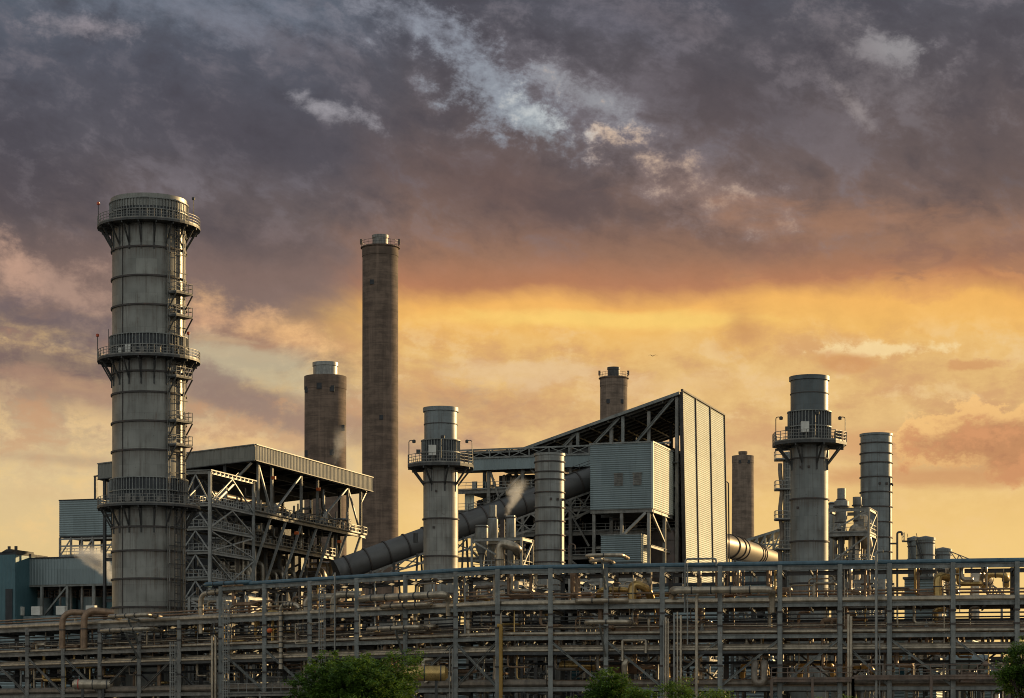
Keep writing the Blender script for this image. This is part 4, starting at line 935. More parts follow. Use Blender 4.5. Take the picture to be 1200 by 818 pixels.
# lattice ladder mast behind the big right stack
D = 300; t = empty('ladder_mast', ((920-600)*D/F, D, 0), 0, 'narrow ladder column with a slim flue, left of the big grey-blue stack', 'ladder column'); k = D/F
MB().lathe([(.75,0),(.75,zf(530,D)),(.6,zf(529,D)),(.02,zf(529,D))], 18, (.6,.9)).build('slim_flue', M['stack_b'], t, True)
w_ = MB(); zz = 3
pts = [(-.55+.12*sin(i*.9), 0, 3+i*.8) for i in range(int((zf(534,D)-3)/.8))]; MB().tube(pts, .28, 8).build('wavy_duct', M['pipe_d'], t, True)
ladder(MB(), (.25,-.1), 2, zf(536,D), (0,-1), .5).build('ladder', M['steel_l'], t)
for i, py in enumerate((540, 575, 610, 645)):
    z = zf(py,D); p = MB().box(-1.3,1.2,-1,1,z,z+.12).build('landing', M['steel_d'], t); rail(MB(), [(-1.3,1,z+.1),(-1.3,-1,z+.1),(1.2,-1,z+.1)], 1.1, .8).build('railing', M['steel_l'], p)

# low hall far behind on the right: truss gallery under a slope roof
f = Fr(925, 520); t = f.root('far_hall', 'distant low hall with sloping dark roof and trussed gallery', 'hall'); xl = f.x(860); za, zb_ = f.z(0,0,616), f.z(xl,0,636)
MB().add([(xl,0,zb_),(0,0,za),(0,12,za),(xl,12,zb_),(xl,0,zb_-.6),(0,0,za-.6),(0,12,za-.6),(xl,12,zb_-.6)], [(0,1,2,3),(7,6,5,4),(0,4,5,1),(1,5,6,2),(2,6,7,3),(3,7,4,0)]).build('roof', M['steel_b'], t)
z1 = f.z(xl,0,639); z0 = f.z(xl,0,646)
for z in (z1, z0): beam(t, 'chord', (xl,-.2,z), (0,-.2,z), .35, .35, M['steel_b'])
for i in range(7):
    a = xl*(1-i/7); b = xl*(1-(i+1)/7); beam(t, 'post', (a,-.2,0), (a,-.2,zb_+(za-zb_)*i/7-.6), .35, .35, M['steel_b']); beam(t, 'diagonal', (a,-.2,z0), (b,-.2,z1), .25, .25, M['steel_b']); beam(t, 'diagonal', (a,-.2,z0), (b,-.2,zb_+(za-zb_)*(i+1)/7-.7), .3, .3, M['steel_b'])
MB().box(xl, 0, .3, 11, 0, z0-.3).build('wall', M['cladb'], t)

# ---------------------------------------------------------------- tanks at the right
def tank(px, D, rp, py, label, seg=()):
    k = D/F; t = empty('storage_tank', ((px-600)*D/F, D, 0), 0, label, 'tank'); r = rp*k; z1 = zf(py, D, r)
    MB().lathe([(r,0),(r,z1-.4),(r+.12,z1-.38),(r+.12,z1),(0.02,z1+.3)], 40).build('shell', M['stack_b'], t, True)
    for y in seg: ringbm(r, zf(y, D, r), .12, .1).build('band', M['ring'], t)
    s_ = MB(); n = 24                                      # spiral stair
    pts = [((r+.4)*cos(R(-150+i*5)), (r+.4)*sin(R(-150+i*5)), z1-.4-i*.42) for i in range(n)]
    for a, b in zip(pts, pts[1:]): s_.bar(a, b, .08, .25); s_.bar(V(a)+V((0,0,1)), V(b)+V((0,0,1)), .06)
    s_.build('spiral_stair', M['steel_d'], t)
    q = [((r)*cos(2*pi*i/14), r*sin(2*pi*i/14), z1) for i in range(14)]
    return t
t = tank(1071.5, 330, 7.6, 630, 'grey tank half hidden behind a wider one, right background', (640,655)); 
z = zf(634,330); pl = MB().box(-1.6,-.5,-1,1,z-.1,z).build('landing', M['steel_d'], t, loc=(0,0,0)); rail(MB(), [(-1.6,-1,z),(-1.6,1,z)], 1.1, 1).build('railing', M['steel_l'], pl)
tank(1084.5, 322, 10.6, 629.5, 'wider grey tank with dark spiral stair, right background', (636,650,668))
tank(1105, 340, 9.6, 642.8, 'lower grey tank at the right of the tank row', (650,662))
f = Fr(1060, 300); t = f.root('louvre_house', 'low blue-grey building with level louvred wall below the tanks', 'building'); w_ = f.x(1097); z1, z0 = f.z(0,0,679), 0
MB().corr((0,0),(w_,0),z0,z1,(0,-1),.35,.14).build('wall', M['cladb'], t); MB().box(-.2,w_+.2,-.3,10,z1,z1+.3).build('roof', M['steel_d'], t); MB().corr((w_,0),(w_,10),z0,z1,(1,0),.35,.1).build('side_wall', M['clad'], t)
f = Fr(1118, 330); t = f.root('rooftop_louvre', 'small pointed lattice hood right of the low tank', 'lattice hood'); z0 = f.z(0,0,657)
for a, b in (((-.6,0),(-.5,1.3)), ((-.5,1.3),(2.6,0)), ((-.6,0),(2.6,0)), ((-.5,1.3),(.4,0)), ((.4,0),(.7,.8)), ((1.4,0),(.7,.8))): beam(t, 'bar', (a[0],0,z0+a[1]), (b[0],0,z0+b[1]), .14, .14, M['steel'])
beam(t, 'post', (-.5,0,0), (-.5,0,z0), .3, .3, M['steel']); beam(t, 'post', (2.5,0,0), (2.5,0,z0), .3, .3, M['steel'])
# inclined conveyor lattice at right
f = Fr(1150, 290); t = f.root('inclined_conveyor', 'lattice conveyor descending to the right behind the rack', 'conveyor'); x2 = f.x(1174); za, zb_ = f.z(0,0,680), f.z(0,0,694)
x0 = f.x(1138)
for dz_ in (0, -1.4): beam(t, 'chord', (x0,0,za+1.2+dz_), (x2,0,zb_+dz_), .22, .22, M['steel'])
for i in range(9):
    u, u2 = i/9, (i+1)/9; xa, xb = x0+(x2-x0)*u, x0+(x2-x0)*u2; z_a = za+1.2+(zb_-za-1.2)*u; z_b = za+1.2+(zb_-za-1.2)*u2
    beam(t, 'lattice_bar', (xa,0,z_a), (xb,0,z_b-1.4), .12, .12, M['steel']); beam(t, 'lattice_bar', (xa,0,z_a-1.4), (xb,0,z_b), .12, .12, M['steel'])
for x in (x0, x2): beam(t, 'trestle_leg', (x,0,0), (x,0,zb_), .3, .3, M['steel'])
for (a, b, y0, lb) in ((1099.5, 1113, 671, 'upright grey pipe with a sunlit elbow, left of two beside the tanks'), (1143, 1157, 671, 'upright grey pipe with a sunlit elbow, right of two beside the tanks')):
    pipe_thing('elbow_pipe', [P3(a,740,262), P3(a,y0,262), P3(b,y0+6,266), P3(b+2,y0+12,270)], .55, 'pipe', lb, 'pipe', 1.0, 14, 2.5)
pipe_thing('gooseneck_vent', [P3(1051.5,700,250), P3(1051.5,623.5,250), P3(1057,623.5,250), P3(1057,627.5,250)], .12, 'steel_d', 'thin dark gooseneck vent standing up between the banded stack and the tanks', 'vent pipe', .45, 8)
pipe_thing('side_arm', [P3(1051.5,637,250), P3(1043,637,250)], .1, 'steel_d', 'short side arm pipe level beside the gooseneck vent', 'pipe')
for (px, D, y0, r, lb) in ((73, 283, 713.5, .38, 'left of two grey elbow pipes rising beside the tallest stack'), (98.5, 281, 711, .42, 'right of two grey elbow pipes rising beside the tallest stack')):
    pipe_thing('elbow_pipe', [P3(px,760,D), P3(px,y0+3,D), P3(133,y0+7,D+1)], r, 'pipe_w', lb, 'pipe', 1.6, 18, 4)

# long low turbine hall closing the view behind the rack
def hall(px0, px1, D, py, dep, label, mat, winrow, name='turbine_hall', corr=True):
    f = Fr(px0, D); t = f.root(name, label, 'building'); w_ = f.x(px1); z1 = f.z(0,0,py)
    MB().corr((0,0),(w_,0),0,z1,(0,-1),.45,.1,not corr).build('wall', M[mat], t); MB().box(-.2,w_+.2,-.25,dep,z1,z1+.35).build('roof', M['dark'], t)
    MB().corr((w_,0),(w_,dep),0,z1,(1,0),.45,.1).build('side_wall', M[mat], t)
    for (zz, h_, n_) in winrow:
        for i in range(n_):
            x = w_*(i+.5)/n_; o = MB().box(x-w_/n_*.36, x+w_/n_*.36, -.3, -.12, zz, zz+h_).build('window', M['win'], t)
            MB().bar((x,-.34,zz), (x,-.34,zz+h_), .08).build('mullion', M['steel_l'], o)
    return t
hall(-25, 215, 345, 742, 14, 'low dark building behind the left end of the pipe rack', 'cladb', ((9.5,1.6,9),(4,1.6,9)))
hall(215, 470, 348, 762, 14, 'low dark shed behind the pipe rack beneath the boiler house', 'dark', ((6,1.6,8),))
hall(470, 640, 322, 745, 12, 'low grey shed behind the rack below the centre stacks', 'cladb', ((7.5,1.8,6),(3,1.6,6)))
hall(762, 905, 312, 687, 20, 'ribbed blue-grey annex behind the rack below the tall clad wall', 'cladb', ((3,2,5),))
hall(640, 762, 318, 735, 14, 'low dark block behind the rack left of the ribbed annex', 'dark', ((8,1.6,5),(3,1.6,5)))
hall(905, 1140, 325, 752, 14, 'low grey shed behind the rack under the tanks', 'cladb', ((8,1.6,8),(3.5,1.6,8)))
hall(1140, 1240, 330, 778, 14, 'low shed behind the rack at the right edge', 'cladb', ((4,1.6,5),))
# mid-depth process frames
for i, (a, b, D, tops, lb) in enumerate((
    (-12, 60, 308, (795,770), 'low process frame behind the left end of the rack'),
    (65, 122, 300, (798,775,750), 'process frame behind the rack left of the tallest stack'),
    (222, 290, 290, (800,775,750,722,700), 'crowded process frame at the foot of the stair tower'),
    (298, 352, 286, (795,770,745,722), 'process frame behind the rack under the boiler house corner'),
    (358, 428, 290, (800,775,750,725,705), 'wide process frame behind the rack under the boiler house'),
    (436, 494, 282, (800,775,752,730), 'process frame behind the rack left of the octagonal-platform stack at centre'),
    (548, 606, 275, (800,775,750,724,702,682), 'lit process frame between the two centre stacks'),
    (612, 628, 272, (800,770,740,710,690), 'narrow process frame left of the pale banded stack'),
    (668, 742, 280, (800,775,750,725,700,678), 'tall process frame right of the pale banded stack'),
    (752, 830, 284, (800,775,748), 'low process frame before the ribbed annex'),
    (858, 915, 276, (800,778,752,728,705), 'process frame left of the big grey-blue stack, behind the rack'),
    (976, 1036, 272, (800,775,750,724,700,680), 'tall process frame right of the big grey-blue stack'),
    (1062, 1122, 278, (800,778,750,728), 'process frame in front of the louvred building'),
    (1128, 1180, 280, (805,790,770), 'small process frame near the right edge'))):
    cluster(a, b, D, tops, lb, 40+i, 7, mat=('steel','steel_d','steel_l')[i % 3], ngear=6, pipes=8)
# ---------------------------------------------------------------- pipe rack across the foreground
def Dl(px): return 33291/(113 + px*28/583) if px < 583 else 33291/(141 + (px-583)*7/617)
AC = V((.17, .985, 0))
def RK(px, off, z):
    D = Dl(px); return V(((px-600)*D/F, D, 0)) + AC*off + V((0,0,z))
def span(a, b, off, z, z2=None):
    z2 = z if z2 is None else z2
    p = [(a, z)] + ([(583, z + (z2-z)*(583-a)/(b-a))] if a < 583 < b else []) + [(b, z2)]
    return [RK(q, off, zz) for q, zz in p]
LV = {1: 17.4, 2: 13.72, 3: 10.6, 4: 9.03, 5: 5.37}
DEP = 8.5
def rack(cols, px0, px1, levels, label, mat, bracing, back=True):
    o0 = RK((px0+px1)/2, 0, 0); t = empty('pipe_rack', o0, 0, label, 'pipe rack')
    ztop = max(LV[l] for l in levels) + .3
    for c in cols:
        for off in (0, DEP):
            p = RK(c, off, 0) - o0; m_ = M[mat] if off == 0 else M['steel_d']
            k = MB().bar(p, p + V((0,0,ztop)), .46, .5, 1).build('column', m_, t)
            if off == 0:
                for z in (LV[2]-.8, 7.6, 11.6): MB().bar(p + V((0,-.02,z)), p + V((0,-.02,z+.18)), .56, .6).build('splice_plate', M['ring'], k)
            MB().box(-.45,.45,-.45,.45,0,.25).build('base_plate', M['steel_d'], k, loc=p)
    for l in levels:
        z = LV[l]
        if l == 4: continue
        for off in (0, DEP):
            mb = MB(); pp = [p - o0 for p in span(px0, px1, off, z)]
            for a, b in zip(pp, pp[1:]): mb.bar(a, b, .3, .42, 1)
            mb.build('beam', M[mat] if off == 0 else M['steel_d'], t)
        for c in cols: a = RK(c, 0, z-.3) - o0; b = RK(c, DEP, z-.3) - o0; MB().bar(a, b, .25, .4, 1).build('cross_beam', M['steel_d'], t)
        # secondary bearers between the columns
        for c, d in zip(cols, cols[1:]): m_ = (c+d)/2; MB().bar(RK(m_, 0, z-.25)-o0, RK(m_, DEP, z-.25)-o0, .16, .26).build('bearer', M['steel_d'], t)
    z = LV[4]
    for off in (0, DEP*.5, DEP):
        pp = [p - o0 for p in span(px0, px1, off, z)]; mb = MB()
        for a, b in zip(pp, pp[1:]): mb.bar(a, b, .22, .26)
        mb.build('beam', M['steel_d'], t)
    for (a, b, k) in bracing:
        lo, hi = LV[5]+.2, LV[3]-.3
        if k in ('\\', 'x'): MB().bar(RK(a,-.05,hi)-o0, RK(b,-.05,lo)-o0, .26, .22, 1).build('brace', M[mat], t)
        if k in ('/', 'x'): MB().bar(RK(a,.12,lo)-o0, RK(b,.12,hi)-o0, .26, .22, 1).build('brace', M[mat], t)
        if k in '\\/': 
            r_ = (lo, hi) if k == '\\' else (hi, lo); MB().bar(RK(a,DEP,r_[0])-o0, RK(b,DEP,r_[1])-o0, .24, .2).build('brace', M['steel_d'], t)
    return t
lowc = [-62, -10, 32, 74, 117, 163, 210]; hic = [258.7, 310, 363, 418, 475, 534, 583, 645, 710, 776, 843.6, 913.7, 984, 1042, 1116.5, 1191.5, 1262]
rack(lowc, -62, 256, (2,3,4,5), 'lower left section of the long steel pipe rack', 'steel', ((-10,32,'\\'),(32,74,'\\'),(74,117,'\\'),(117,163,'/'),(163,210,'/')))
rack(hic, 258.7, 1262, (1,2,3,4,5), 'long steel pipe rack one tier higher, centre to right', 'steel_b',
     ((258.7,310,'\\'),(310,363,'\\'),(475,534,'/'),(534,583,'x'),(645,710,'\\'),(710,776,'\\'),(776,843.6,'/'),(843.6,913.7,'/'),(913.7,984,'/'),(984,1042,'\\'),(1042,1116.5,'\\'),(1116.5,1191.5,'\\')))
def run(a, b, off, z, r, mat, label, group=None, z2=None, name='pipe', n=9):
    return pipe_thing(name, span(a, b, off, z, z2), r, mat, label, 'pipe', 2.0, n, 0, group)
# named runs
run(286, 1290, .1, LV[1]+.46, .23, 'bluepipe', 'blue pipe lying along the very top of the rack')
run(-70, 256, .1, LV[2]+.52, .3, 'pipe', 'pale insulated pipe along the top of the low left rack')
run(256, 1290, .1, LV[2]+.5, .27, 'pipe', 'pale insulated pipe on the second tier of the tall rack')
run(-70, 1290, .3, LV[3]+.48, .17, 'pipe', 'pale pipe on the third tier running the whole rack')
run(-70, 1290, .2, LV[4]+.34, .2, 'pipe', 'pale pipe just under the third tier running the whole rack')
run(-70, 640, .5, LV[5]+.65, .42, 'pipe_d', 'thick dull pipe on the lowest tier, left half')
run(640, 1290, .6, LV[5]+.6, .3, 'pipe_d', 'dull pipe on the lowest tier, right half')
rr_ = random.Random(21)
tiers = {1: (258, LV[1]+.3, 'pipe lying across the top tier of the rack', 7), 2: (-70, LV[2]+.35, 'pipe on the crowded second tier of the rack', 9), 3: (-70, LV[3]+.35, 'pipe on the crowded third tier of the rack', 12), 4: (-70, LV[4]+.2, 'thin pipe slung below the third tier of the rack', 8), 5: (-70, LV[5]+.35, 'pipe on the crowded lowest tier of the rack', 9)}
for l, (x0, z, lb, n) in tiers.items():
    for i in range(n):
        off = 1.0 + (DEP-1.4)*i/(n-1); r = rr_.choice((.08,.11,.14,.2,.26,.34)); a = x0 if rr_.random() < .55 else rr_.uniform(x0, 800); b = 1290 if rr_.random() < .55 else min(1290, a + rr_.uniform(250, 700))
        run(a, b, off, z + r, r, rr_.choice(('pipe','pipe_d','pipe_w','pipe_w','steel_d','steel')), 'dull ' + lb, 'pipes lying in the tiers of the rack')
        if l in (2, 3) and i % 2 == 0:
            run(x0, 1290, off+.3, z + .7 + rr_.uniform(0,.5), rr_.choice((.07,.1)), rr_.choice(('pipe_d','pipe_w','pipe')), 'dull ' + lb, 'pipes lying in the tiers of the rack')
for i in range(5):
    a = rr_.uniform(-60, 200); z = LV[2]-.9-.35*i; run(-70, 1290, 1.2+i*1.4, z, .08, rr_.choice(('pipe','steel_d')), 'thin grey line hung between second and third tier', 'thin lines hung between the tiers')
# cable trays
for i, (z, off) in enumerate(((LV[3]+1.5, 7.5), (LV[4]-.9, 5.5), (LV[2]-1.3, 8.2))):
    for s_, (a, b) in enumerate(((-70, 583), (583, 1290))):
        o = MB().bar(RK(a,off,z)-RK(a,off,0)*1.0, RK(b,off,z)-RK(a,off,0), .9, .25).build('cable_tray', M['dark'], None, loc=RK(a,off,0)); tag(o, 'dark cable tray deep inside the rack' , 'cable tray', 'cable trays inside the rack')
# short feeder pipes crossing and dropping between tiers
for i in range(260):
    a = rr_.uniform(-5, 1200); l0 = rr_.choice((2,3,3,4,5)) if a < 256 else rr_.choice((1,2,2,3,3,4)); z = LV[l0]; off = rr_.uniform(.8, 6); d = rr_.uniform(6, 28); h = rr_.uniform(1.2, 3.4)*rr_.choice((-1,-1,1)); r = rr_.choice((.07,.09,.12,.16,.24))
    if l0 == 2 and a < 256: h = -abs(h)
    if l0 == 1: h = -abs(h)
    pipe_thing('branch_pipe', [RK(a,off+1.5,z+.3), RK(a,off,z+.3), RK(a,off,z+h), RK(a+d,off,z+h), RK(a+d,off+1.5,z+h)], r, rr_.choice(('pipe','pipe','pipe_d','pipe_w','pipe_w','sun_tint')), 'small bent branch pipe between the tiers of the rack', 'pipe', .4, 7, 0, 'bent branch pipes inside the rack')  # some jackets carry painted sunlight in their colour
for i in range(60):
    a = rr_.uniform(0, 1190); l0 = rr_.choice((5,5,4,3,2)); off = rr_.uniform(1, 6.5); p = RK(a, off, LV[l0]+.5); t = empty('valve', p, 0, 'small valve with handwheel on the pipes of the rack', 'valve', 'valves on the rack')
    MB().lathe([(0,0),(.25,.05),(.28,.4),(.16,.5),(.16,.8),(.03,.9),(.03,1.2)], 8).build('valve_body', M[rr_.choice(('pipe','steel_l','rusty'))], t); MB().lathe([(.3,1.15),(.36,1.15),(.36,1.22),(.3,1.22)], 12, close=True).build('handwheel', M['rusty'], t)

for (a, py, D, ln, r, lb) in ((702, 690, 236, 3.2, .3, 'pipe elbow coloured as sunlit in the top tier below the raised housing'), (722, 692, 238, 2.2, .34, 'second elbow coloured as sunlit close to a fat upright pipe'),
        (540, 700, 250, 3.0, .26, 'elbow coloured as sunlit right of the pale stack in the upper rack'), (600, 706, 246, 3.4, .22, 'pipe bend coloured as sunlit between the centre stacks in the upper rack'), (940, 776, 238, 3.0, .3, 'pipe bend coloured as sunlit low in the rack right of the U bend'),
        (872, 776, 238, 2.2, .3, 'pipe bend coloured as sunlit low in the rack left of the U bend'), (300, 716, 262, 2.6, .2, 'bend coloured as sunlit in the rack below the boiler house'), (228, 738, 275, 2.4, .2, 'bend coloured as sunlit in the rack at the foot of the tallest stack'),
        (985, 780, 236, 3.2, .28, 'pipe bend coloured as sunlit low behind the rust-brown walkway'), (1158, 672, 262, 2.0, .4, 'elbow pipe end coloured as sunlit near the tanks')):
    p = P3(a, py, D); pipe_thing('elbow_pipe', [p + V((0,2,-1.5)), p + V((0,1,0)), p + V((ln,0,-.1)), p + V((ln+.3,1.2,-1.3))], r, 'sun_tint', lb, 'pipe', .8, 12, 1.5)  # low sun is painted into the jacket colour of these bends

for i in range(70):
    a = rr_.uniform(0, 1195); l0 = rr_.choice((2,3,5)) if a < 256 else rr_.choice((1,2,3,5)); off = rr_.uniform(.3, 7.5); z1 = LV[l0] + rr_.uniform(-.2,.6); z0 = max(0, z1 - rr_.uniform(2, 7)); r = rr_.choice((.05,.06,.08,.12))
    pipe_thing('drop_pipe', [RK(a,off,z0), RK(a,off,z1)], r, rr_.choice(('pipe','pipe','pipe_w','steel_l','steel_w')), 'thin upright drop pipe linking two tiers inside the rack', 'pipe', .2, 6, 0, 'thin drop pipes inside the rack')
# flat expansion loops carried on brackets
def loop(a, b, off, z, r, mat, label, drop=None, br=None, n=12, ends=(2.0, 2.0), group=None):
    pts = [RK(a,ends[0],z), RK(a,-off,z), RK(b,-off,z), RK(b,ends[1],z)]
    if drop == 'r': pts = [RK(a,ends[0],z), RK(a,-off,z), RK(b,-off,z), RK(b+2,0,z-.3), RK(b+2,0.2,z-2.2)]
    if drop == 'l': pts = [RK(a,0,z-2.5), RK(a,0,z), RK(a+2,-off,z), RK(b,-off,z), RK(b,ends[1],z)]
    t = pipe_thing('expansion_loop', pts, r, mat, label, 'pipe loop', 1.2, n, 2.2, group)
    if br:
        for q in br:
            o0 = V(t.location); MB().bar(RK(q,0,z-r-.16)-o0, RK(q,-off-.5,z-r-.16)-o0, .2, .25, 1).build('bracket_arm', M['steel_b'], t); MB().bar(RK(q,0,z-3.4)-o0, RK(q,-off-.2,z-r-.3)-o0, .18, .22).build('bracket_strut', M['steel_b'], t)
    return t
loop(138, 182, 3.6, LV[2]+.95, .26, 'pipe', 'upper of two flat pipe loops jutting out before the tallest stack', None, (163,))
loop(132, 186, 4.6, LV[2]-.75, .24, 'pipe', 'lower of two flat pipe loops jutting out before the tallest stack', None, (163,))
loop(440, 500, 4.4, 11.9, .22, 'pipe', 'flat pipe loop on a bracket below the rising duct', None, (475,))
loop(692, 742, 4.4, 12.0, .22, 'pipe', 'flat pipe loop on a bracket under the raised ribbed housing', None, (710,))
loop(424, 524, 1.4, 15.35, .36, 'pipe', 'thick insulated pipe with sunlit elbow before the centre stack', 'r')
loop(790, 903, 1.6, 15.2, .36, 'pipe', 'thick white insulated pipe before the foot of the tall clad wall', 'r')
loop(448, 505, 1.2, LV[2]+.7, .26, 'pipe', 'pipe loop resting on the second tier left of the centre stack')
loop(691, 733, 3.0, LV[1]+1.35, .2, 'pipe', 'upper pale loop sticking up above the blue pipe', None, (710,))
loop(694, 716, 2.0, LV[1]+.9, .2, 'pipe', 'lower pale loop just above the blue pipe')
loop(676, 735, 1.0, LV[2]+.6, .24, 'pipe', 'pipe loop on the second tier right of the pale banded stack')
loop(240, 292, .6, LV[1]+.6, .24, 'bluepipe', 'blue looped end of the top pipe at the stair tower')
pipe_thing('elbow_pipe', [RK(234,.5,12.4), RK(234,.5,17.0), RK(262,.5,17.25), RK(300,1,17.3)], .3, 'pipe', 'white insulated pipe rising at the stair tower foot and bending right', 'pipe', 1.0, 12, 2)
pipe_thing('elbow_pipe', [RK(330,-.3,8.0), RK(330,-.3,15.2), RK(349,-.2,15.2), RK(353,.5,13.9)], .24, 'pipe', 'upright perforated-jacket pipe with elbow left of the big tree', 'pipe', .7, 12, .6)
pipe_thing('elbow_pipe', [RK(357,.8,13.9), RK(357,.8,15.9), RK(388,2,15.9)], .42, 'pipe', 'thick short elbow on the second tier above the big tree', 'pipe', 1.0, 14, 2)
pipe_thing('elbow_pipe', [RK(389,.8,13.9), RK(389,.8,16.1), RK(420,2,16.0)], .42, 'pipe', 'second thick short elbow above the big tree', 'pipe', 1.0, 14, 2)
pipe_thing('elbow_pipe', [RK(1099,1,14.2), RK(1099,1,16.6), RK(1112,2,16.3)], .4, 'sun_tint', 'short fat elbow pipe within the top tier near the right edge', 'pipe', 1.0, 14, 2)  # this elbow and the next have sunlight put into their colour
pipe_thing('elbow_pipe', [RK(739,1.2,13.9), RK(739,1.2,16.3), RK(757,2,15.6), RK(760,3,14.3)], .42, 'sun_tint', 'fat elbow coloured as sunlit within the top tier below the raised housing', 'pipe', 1.0, 14, 2)
# horizontal vessels low behind the rack; sunlight painted into the golden ones
for (a, b, py, D, r, mt, lb) in ((470, 525, 789, 236, .8, 'sun_tint', 'thick pipe coloured as sunlit with rounded end right of the big tree'), (655, 700, 780, 240, .55, 'sun_tint', 'drum coloured as sunlit low behind the rack at the centre'),
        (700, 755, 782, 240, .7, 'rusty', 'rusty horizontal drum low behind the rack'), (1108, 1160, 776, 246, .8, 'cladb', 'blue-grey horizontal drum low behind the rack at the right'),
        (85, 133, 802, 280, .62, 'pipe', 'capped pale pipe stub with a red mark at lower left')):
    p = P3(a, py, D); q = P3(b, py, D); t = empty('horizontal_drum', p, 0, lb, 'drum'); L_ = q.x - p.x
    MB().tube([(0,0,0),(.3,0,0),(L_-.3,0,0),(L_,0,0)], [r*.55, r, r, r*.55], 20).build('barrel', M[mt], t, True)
    for u in (.15,.5,.85): MB().tube([(L_*u-.06,0,0),(L_*u+.06,0,0)], r*1.05, 20).build('band', M['red' if (a == 85 and u == .15) else 'steel_d'], t, True)
    for u in (.25,.75): MB().bar((L_*u,0,-r*.7), (L_*u,0,-p.z), .3, .4).build('saddle', M['steel_d'], t)
pipe_thing('ubend_pipe', [RK(885,.8,7.6), RK(885,-.6,8.1), RK(885,-.8,5.9), RK(896,-.8,5.9), RK(896,-.6,8.1), RK(896,.8,7.6)], .36, 'pipe_d', 'fat U shaped pipe bend hanging low in the rack', 'pipe', .9, 14, 3)
pipe_thing('ubend_pipe', [RK(732,.6,5.6), RK(732,-.3,8.2), RK(738,1,8.4)], .33, 'pipe', 'pale elbow at the low tier right of the small tree', 'pipe', .6, 12, 2)
pipe_thing('ubend_pipe', [RK(500,-.2,6.2), RK(497,-.3,7.9), RK(497,-.3,8.6), RK(506,.6,8.7)], .24, 'pipe', 'pale pipe bend right of the big tree', 'pipe', .6, 12, 2)
pipe_thing('frame_pipe', [RK(730,-.35,8.2), RK(730,-.35,10.3), RK(757,-.35,10.3), RK(757,-.35,9.0)], .12, 'pipe', 'small square pipe hoop under the flat loop at the centre', 'pipe', .15, 8)
# verticals in front of the rack
def vert(px, off, y0, y1, r, mat, label, bend=None, n=8, group=None, name='upright_pipe'):
    D = RK(px, off, 0).y; z0 = max(0, CZ + (HZ-y1)*D/F); z1 = CZ + (HZ-y0)*D/F
    if y1 >= 818: z0 = 0
    pts = [RK(px,off,z0), RK(px,off,z1)]
    if bend: pts += [RK(px+bend,off,z1)]
    return pipe_thing(name, pts, r, mat, label, 'pipe', .5, n, 0, group)
for i, (px, y0) in enumerate(((778.5,727),(781,723),(784,725),(791,720),(795,717),(799,721))):
    vert(px, -.5-.1*i, y0, 818, .09+.03*(i % 2), 'pipe' if i % 3 else 'steel_l', 'slim pale pipe standing in a bundle of six before the rack', None, 8, 'bundle of six upright pipes')
vert(817, -.7, 696, 818, .17, 'pipe', 'tall pale pipe bending right at its top, right of the six-pipe bundle', 13, 10)
pipe_thing('pipe_hoop', [RK(803,-.6,13.0), RK(804,-.6,18.4), RK(840,-.6,18.4), RK(840,-.6,17.7)], .1, 'steel_b', 'thin pipe hoop standing above the blue pipe at the tall clad wall', 'pipe', .3, 8)
pipe_thing('pipe_hoop', [RK(806.5,-.8,9.8), RK(806.5,-.8,18.0)], .08, 'steel_l', 'thin upright before the foot of the tall clad wall', 'pipe', .2, 8)
pipe_thing('pipe_hoop', [RK(376,-.3,10.5), RK(376,-.3,13.0), RK(360,-.3,13.0), RK(347,-.3,13.0), RK(347,-.3,10.8), RK(370,-.3,10.8)], .07, 'pipe', 'thin square pipe hoop above the big tree', 'pipe', .15, 8)
vert(588.5, -.8, 733, 818, .19, 'yellow', 'yellow painted upright pipe at the centre of the rack', -4, 10)
vert(394.5, -.8, 671, 762, .1, 'steel_l', 'thin pale mast above the big tree', None)
vert(1027, -.8, 646, 818, .14, 'steel_l', 'tall thin mast with a crooked lamp arm at the right', 8, 8)
vert(250.5, -.5, 745, 818, .18, 'pipe', 'left of two thick pale uprights at the rack step', None, 10); vert(254.5, -.6, 745, 818, .14, 'pipe', 'right of two thick pale uprights at the rack step', None, 10)
vert(994.5, -.6, 720, 818, .14, 'pipe', 'left of two close uprights left of the tall mast', None); vert(997.5, -.6, 722, 818, .14, 'pipe', 'right of two close uprights left of the tall mast', None)
for px in (528, 531): vert(px, -.4, 760, 818, .07, 'steel_l', 'thin conduit pair left of a rack column, right of the big tree', None, 6, 'thin conduits beside the rack column')
vert(1031, -.7, 745, 818, .06, 'steel_l', 'thin conduit close beside the tall mast'); vert(423, -.5, 720, 745, .08, 'pipe', 'short thin pipe above the big tree', None)
for (px, y0, y1, lb) in ((267, 700, 800, 'caged ladder at the step of the rack'), (379, 690, 792, 'caged ladder rising behind the big tree'), (205, 752, 815, 'short caged ladder low on the left rack')):
    D = RK(px,-.6,0).y; o = RK(px,-.6,0); t = MB(); ladder(t, (0,0), .2, CZ+(HZ-y0)*D/F, (0,-1), .55); o = t.build('ladder', M['steel_l'], None, loc=o); tag(o, lb, 'ladder')
